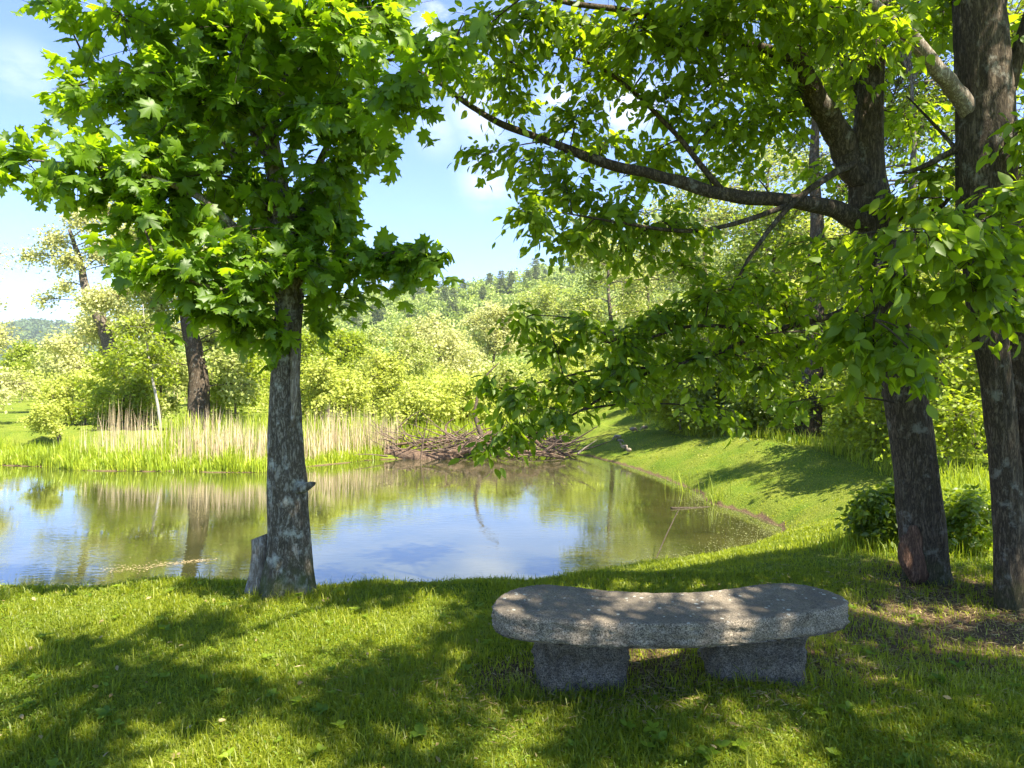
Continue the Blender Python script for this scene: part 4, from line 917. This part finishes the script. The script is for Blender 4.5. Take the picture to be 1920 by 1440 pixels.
tn = np.clip(rs.beta(2, 2.4, len(x)) * .75 + .2 * (tuft - .5) + np.where(rs.rand(len(x)) < .04 + .5 * np.clip(dr, 0, 1.2), .9, 0), 0, 1)
blades('lawn_grass', 'mown green lawn grass dappled with sun around the bench and along the bank', 'grass', M['blade'], x, y, z - .004, hh, ww, 12, .75, tint=tn)
# clover and broad weeds in the turf
n = 52000
x = np.concatenate([rs.uniform(-.86, .86, n)]) ; y = 2.4 + 3.4 * rs.rand(n) ** 1.1; x = x * y
cm = np.sin(x * 2.3 + 1) * np.sin(y * 3.1 + x) + .4 * np.sin(x * 6 + y * 5); ok = (rs.rand(n) < np.clip(.45 + .5 * cm, .08, 1)) & (dryness(x, y) < .45) & ~((np.abs(x - .36) < .24) & (np.abs(y - 3.6) < .16)) & ~((np.abs(x - 1.275) < .26) & (np.abs(y - 3.61) < .17)) & (np.hypot(x + 1.66, y - 5) > .2)
x, y = x[ok], y[ok]; m_ = len(x); z = gz(x, y)
pos = np.column_stack([x, y, z + rs.uniform(.01, .045, m_)]); a = rs.uniform(0, 6.28, m_)
mb = MB(); leaves(mb, pos, np.column_stack([np.cos(a), np.sin(a), rs.uniform(-.1, .7, m_)]), np.array([0, -.15, 1.0]) + rs.normal(0, .45, (m_, 3)), rs.uniform(.007, .017, m_) * np.where(rs.rand(m_) < .012, 2.4, 1), OVAL, rs.rand(m_))
# widen: clover leaflets are rounder than tree leaves
tag(mb.build('clover', M['clover'], smooth=False), 'clover and small broad leaved weeds growing through the lawn', 'clover', kind='stuff')
# cut dry grass clippings and twigs near bench and trees
n = 9000; x = np.concatenate([rs.normal(.75, .75, n // 3), rs.normal(2.6, .8, n // 3), rs.normal(3.3, .7, n // 3)]); y = np.concatenate([rs.normal(3.5, .22, n // 3), rs.normal(4.3, .4, n // 3), rs.normal(4.9, .4, n // 3)]); z = gz(x, y) + rs.uniform(.002, .02, n)
a = rs.uniform(0, 6.28, n); mb = MB()
leaves(mb, np.column_stack([x, y, z]), np.column_stack([np.cos(a), np.sin(a), rs.normal(0, .25, n)]), np.array([0, 0, 1.0]) + rs.normal(0, .5, (n, 3)), rs.uniform(.03, .08, n), (NARROW[0] * np.array([.3, 1, 1]), NARROW[1]), rs.rand(n))
tag(mb.build('dry_litter', M['dry'], smooth=False), 'dry straw and leaf litter on the bare ground under the bench and shade trees', 'litter', kind='stuff')

# ------------------------------------------------------------------ fallen tree at the far corner
rs = np.random.RandomState(4)
ft = empty('fallen_tree', G(860, 21.6), 'reddish brown fallen tree lying along the far shore with a tangle of bare branches', 'fallen tree')
mb = MB(); tube(mb, [P(690, 850, 21.2), P(730, 848, 21.0), P(780, 852, 20.8), P(830, 850, 20.8), P(870, 835, 21), P(905, 820, 21.2), P(930, 808, 21.4)], [.10, .2, .21, .19, .17, .13, .09], 16, 40, .12, 3)
mb.build('trunk', M['wood_log'], ft)
for pts, r in [([P(905, 820, 21.2), P(890, 770, 21.6), P(905, 715, 22), P(935, 680, 22.2)], .08), ([P(830, 848, 20.8), P(850, 862, 20.4), P(845, 880, 20.2)], .05),
               ([P(870, 838, 21), P(930, 850, 20.6), P(1000, 845, 20.4), P(1060, 858, 20.2)], .09), ([P(940, 826, 21.4), P(990, 820, 21.4), P(1020, 838, 21.2), P(1058, 855, 21)], .11),
               ([P(790, 835, 21.3), P(850, 820, 21.8), P(930, 800, 22.2)], .05), ([P(720, 835, 21.5), P(800, 825, 21.8), P(860, 808, 22)], .05), ([P(840, 830, 21.5), P(835, 800, 22), P(850, 785, 22)], .05)]:
    mb = MB(); tube(mb, pts, [r, r * .7, r * .45, r * .2][:len(pts)] if len(pts) == 4 else [r, r * .7, r * .3], 8, 24, .1, 5); mb.build('branch', M['bark_dark' if len(pts) == 4 and pts[-1][2] > .5 else 'wood_log'], ft)
tw = MB(); n = 270
px = rs.uniform(725, 1075, n); d = rs.uniform(20.2, 22.6, n)
p0 = np.array([P(a, rs.uniform(822, 862), b) for a, b in zip(px, d)]); p0[:, 2] = np.maximum(p0[:, 2], WZ + .01)
ang = rs.normal(0, .6, n); L = rs.uniform(.4, 1.7, n); sg = np.where(rs.rand(n) < .5, 1, -1)
p2 = p0 + np.column_stack([sg * L * np.cos(ang), rs.normal(0, .3, n), L * np.abs(np.sin(ang)) * .8 + .03]); p1 = (p0 + p2) / 2 + rs.normal(0, .14, (n, 3))
twigs(tw, p0, p1, p2, rs.uniform(.012, .035, n), np.full(n, .006), 6, 4); tw.build('twigs', M['wood_brush'], ft)
def stick(label, pts, r, m=None):
    mb = MB(); tube(mb, pts, r, 7, 18, .08, 3); o = mb.build('dead_branch', M[m or 'wood_dead']); tag(o, label, 'branch')
stick('bare stick slanting up from the water at the tip of the mown bank', [P(1083, 851, 20.5), P(1100, 838, 20.6), P(1120, 824, 20.7)], [.03, .02, .008])
stick('thin arched stick sticking out of the water near the right shore', [P(1225, 1060, 9.1), P(1247, 1010, 9.6), P(1268, 965, 10.0), P(1274, 955, 10.1)], [.006, .009, .008, .003], 'twig')
stick('short drowned branch floating off the right shore', [P(1258, 952, 13.1), P(1290, 953, 13.15), P(1330, 950, 13.3)], [.02, .025, .01], 'twig')

# floating weed and debris
rs = np.random.RandomState(8); n = 5200
t = rs.rand(n); k = (t * 5.999).astype(int)
sh = catmull(np.array([(3.2, 19.3), (3.75, 16.8), (4.1, 14.8), (3.95, 13.9), (4.35, 12.8), (4.6, 11.6), (4.3, 10.9), (3.3, 9.9), (2.1, 9.15)]), 300)
q = sh[(rs.rand(n) * 299).astype(int)]; off = np.abs(rs.normal(0, .38, n)) * (.4 + .8 * (q[:, 1] < 14))
x = q[:, 0] - off; y = q[:, 1] + rs.normal(0, .2, n); ok = inside(x, y, SHORE); x, y = x[ok], y[ok]; m_ = len(x)
a = rs.uniform(0, 6.28, m_); mb = MB()
leaves(mb, np.column_stack([x, y, np.full(m_, WZ + .006) + rs.uniform(0, .01, m_)]), np.column_stack([np.cos(a), np.sin(a), np.zeros(m_)]), np.array([0, 0, 1.0]) + rs.normal(0, .12, (m_, 3)), rs.uniform(.008, .03, m_), CARD, rs.rand(m_))
tag(mb.build('pond_weed', M['scum'], smooth=False), 'floating green weed skimming the water along the right shore', 'pond weed', kind='stuff')
n = 560; t = rs.rand(n) ** .8; px = 190 + 200 * t + rs.normal(0, 8, n); py = 1072 - 22 * t + rs.normal(0, 3.6, n) * (1.3 - t)
px = np.concatenate([px, rs.uniform(80, 440, 70)]); py = np.concatenate([py, rs.uniform(960, 1075, 70)])
d_ = (CAMZ - WZ) * F / (py - HZ); n = len(px); a = rs.normal(.1, .5, n); mb = MB()
leaves(mb, np.column_stack([(px - CX) * d_ / F, d_, np.full(n, WZ + .006) + rs.uniform(0, .006, n)]), np.column_stack([np.cos(a), np.sin(a), np.zeros(n)]), np.array([0, 0, 1.0]) + rs.normal(0, .1, (n, 3)), rs.uniform(.01, .045, n), (NARROW[0] * np.array([.6, 1, 1]), NARROW[1]), rs.rand(n))
tag(mb.build('floating_debris', M['debris'], smooth=False), 'thin raft of yellowish straw and leaves floating on the left of the pond', 'debris', kind='stuff')
# reed shoots on the right shore
rs = np.random.RandomState(6)
x = np.concatenate([rs.normal(4.05, .10, 40), rs.normal(3.85, .2, 40), rs.normal(2.15, .15, 60)]); y = np.concatenate([rs.normal(13.6, .12, 40), rs.normal(15.0, .3, 40), rs.normal(9.3, .08, 60)])
blades('shore_reeds', 'sparse green reed shoots growing at the right shore of the pond', 'reeds', M['shrub'], x, y, np.maximum(gz(x, y), WZ), np.concatenate([rs.uniform(.15, .6, 80), rs.uniform(.04, .12, 60)]), rs.uniform(.008, .018, 140), 7, .35)
# taller tufts, broad weeds and fallen leaves in the near lawn
rs = np.random.RandomState(61); cx_, cy_ = [], []
for q in range(260):
    a = rs.uniform(2.6, 5.2); b_ = rs.uniform(-.8, .8) * a; k = rs.randint(8, 26)
    cx_.append(b_ + rs.normal(0, .03, k)); cy_.append(a + rs.normal(0, .03, k))
for bx, by in [(.1, 3.42), (.3, 3.42), (.5, 3.42), (.62, 3.5), (1.0, 3.44), (1.2, 3.42), (1.5, 3.42), (1.56, 3.55), (-1.8, 4.85), (-1.6, 4.82), (-1.45, 4.9), (-1.4, 4.98), (3.1, 5.1), (3.35, 5.15), (1.7, 3.4), (-.02, 3.5)]:
    k = 34; cx_.append(bx + rs.normal(0, .05, k)); cy_.append(by + rs.normal(0, .035, k))
x = np.concatenate(cx_); y = np.concatenate(cy_)
blades('grass_tufts', 'longer uncut tufts of grass around the bench blocks, the tree feet and the lawn', 'grass', M['blade'], x, y, gz(x, y) - .004, rs.uniform(.045, .12, len(x)), rs.uniform(.003, .006, len(x)), 13, .75)
mb = MB()
for q in range(130):
    a = rs.uniform(2.7, 5.0); b_ = rs.uniform(-.8, .8) * a; k = rs.randint(4, 8); an = rs.uniform(0, 6.28) + np.arange(k) * 6.28 / k + rs.normal(0, .2, k); sz = rs.uniform(.025, .055)
    if abs(a - 3.6) < .2 and .05 < b_ < 1.6: continue
    zz = gzs(b_, a) + .028
    leaves(mb, np.column_stack([np.full(k, b_), np.full(k, a), np.full(k, zz)]), np.column_stack([np.cos(an), np.sin(an), rs.uniform(.1, .7, k)]), np.array([0, 0, 1.0]) + rs.normal(0, .2, (k, 3)), sz * rs.uniform(.7, 1.2, k), (OVAL[0] * np.array([1.3, 1, 1]), OVAL[1]), np.full(k, rs.rand()))
tag(mb.build('broad_weeds', M['clover'], smooth=False), 'scattered broad leaved weeds in the near lawn', 'weeds', kind='stuff')
n = 190; y = rs.uniform(2.7, 5.6, n); x = rs.uniform(-.8, .8, n) * y; a = rs.uniform(0, 6.28, n); ok = ~((np.abs(y - 3.6) < .2) & (np.abs(x - .8) < .8)); x, y, a = x[ok], y[ok], a[ok]; n = len(x); mb = MB()
leaves(mb, np.column_stack([x, y, gz(x, y) + .03]), np.column_stack([np.cos(a), np.sin(a), rs.normal(0, .3, n)]), np.array([0, 0, 1.0]) + rs.normal(0, .5, (n, 3)), rs.uniform(.015, .042, n), OVAL, rs.rand(n))
tag(mb.build('fallen_leaves', M['dry'], smooth=False), 'dry tan leaves lying scattered in the near lawn', 'leaves', kind='stuff')
# ------------------------------------------------------------------ goslings
def gosling(px, d, s, yaw, pose, label, dark=False):
    b = G(px, d); root = empty('gosling', b, label, 'gosling', 'goslings on the mown bank')
    mb = MB(); up = pose
    pts = [(-.115, 0, .115), (-.09, 0, .12), (-.04, 0, .115), (.02, 0, .11), (.065, 0, .12), (.09, 0, .145 if up else .11)]
    rad = [.006, .032, .055, .056, .045, .028]
    if up: pts += [(.10, 0, .18), (.112, 0, .205), (.135, 0, .212), (.15, 0, .208)]; rad += [.019, .026, .022, .010]
    else: pts += [(.12, 0, .08), (.135, 0, .05), (.15, 0, .035), (.158, 0, .022)]; rad += [.019, .025, .022, .010]
    tube(mb, pts, rad, 14, 34)
    def fin(m, nm, mt, par):
        ca, sa = math.cos(yaw), math.sin(yaw)
        m.V = [(np.column_stack([v[:, 0] * ca - v[:, 1] * sa, v[:, 0] * sa + v[:, 1] * ca, v[:, 2]]) * s + b).astype(np.float32) for v in m.V]
        return m.build(nm, mt, par)
    body = fin(mb, 'body', M['down'], root)
    e = pts[-1]; mb = MB(); tube(mb, [np.array(e) - (.006, 0, 0), np.array(e) + ((.022, 0, -.004) if up else (.012, 0, -.018))], [.008, .003], 8, 5); fin(mb, 'beak', M['beak'], root)
    for sg in (-1, 1):
        mb = MB(); tube(mb, [(.0, .028 * sg, .085), (-.008, .03 * sg, .045), (.0, .03 * sg, .004), (.03, .03 * sg, .003)], [.012, .006, .005, .009], 6, 12); fin(mb, 'leg', M['beak'], root)
        mb = MB(); tube(mb, [(.05, .046 * sg, .13), (0, .055 * sg, .125), (-.06, .04 * sg, .125)], [.008, .026, .006], 8, 10); fin(mb, 'wing', M['down_dark'], root)
gosling(1158, 22.6, 1.15, 2.6, False, 'brown gosling grazing, leftmost on the sunny mown bank')
gosling(1163, 22.1, .8, -.3, False, 'smallest pale gosling sitting right in front of the leftmost one')
gosling(1187, 22.8, 1.2, .3, False, 'plump brown gosling grazing in the middle of the sunny bank')
gosling(1209, 22.8, 1.0, 3.3, False, 'pale sandy gosling nearest the thicket')
gosling(1171, 20.8, 1.1, 3.4, True, 'dark upright gosling on the shaded edge of the bank, head raised')
gosling(1179, 20.2, 1.1, 1.9, True, 'dark upright gosling closest to the water')

# ------------------------------------------------------------------ haze
hm = mat('haze_air'); g = NT(hm)
pv = g.n('ShaderNodeVolumePrincipled', {'Color': (.86, .93, 1.0, 1), 'Density': HAZE, 'Anisotropy': .2})
g.n('ShaderNodeOutputMaterial', {'Volume': pv.outputs[0]})
mb = MB(); a_, b_, c_, e_, f_, h_ = -5200, 5200, -200, 7300, -3.0, 420
mb.add([(a_, c_, f_), (b_, c_, f_), (b_, e_, f_), (a_, e_, f_), (a_, c_, h_), (b_, c_, h_), (b_, e_, h_), (a_, e_, h_)], [(0, 3, 2, 1), (4, 5, 6, 7), (0, 1, 5, 4), (1, 2, 6, 5), (2, 3, 7, 6), (3, 0, 4, 7)])
tag(mb.build('haze', hm, smooth=False), 'thin summer haze in the air over the whole valley', 'haze', kind='stuff')
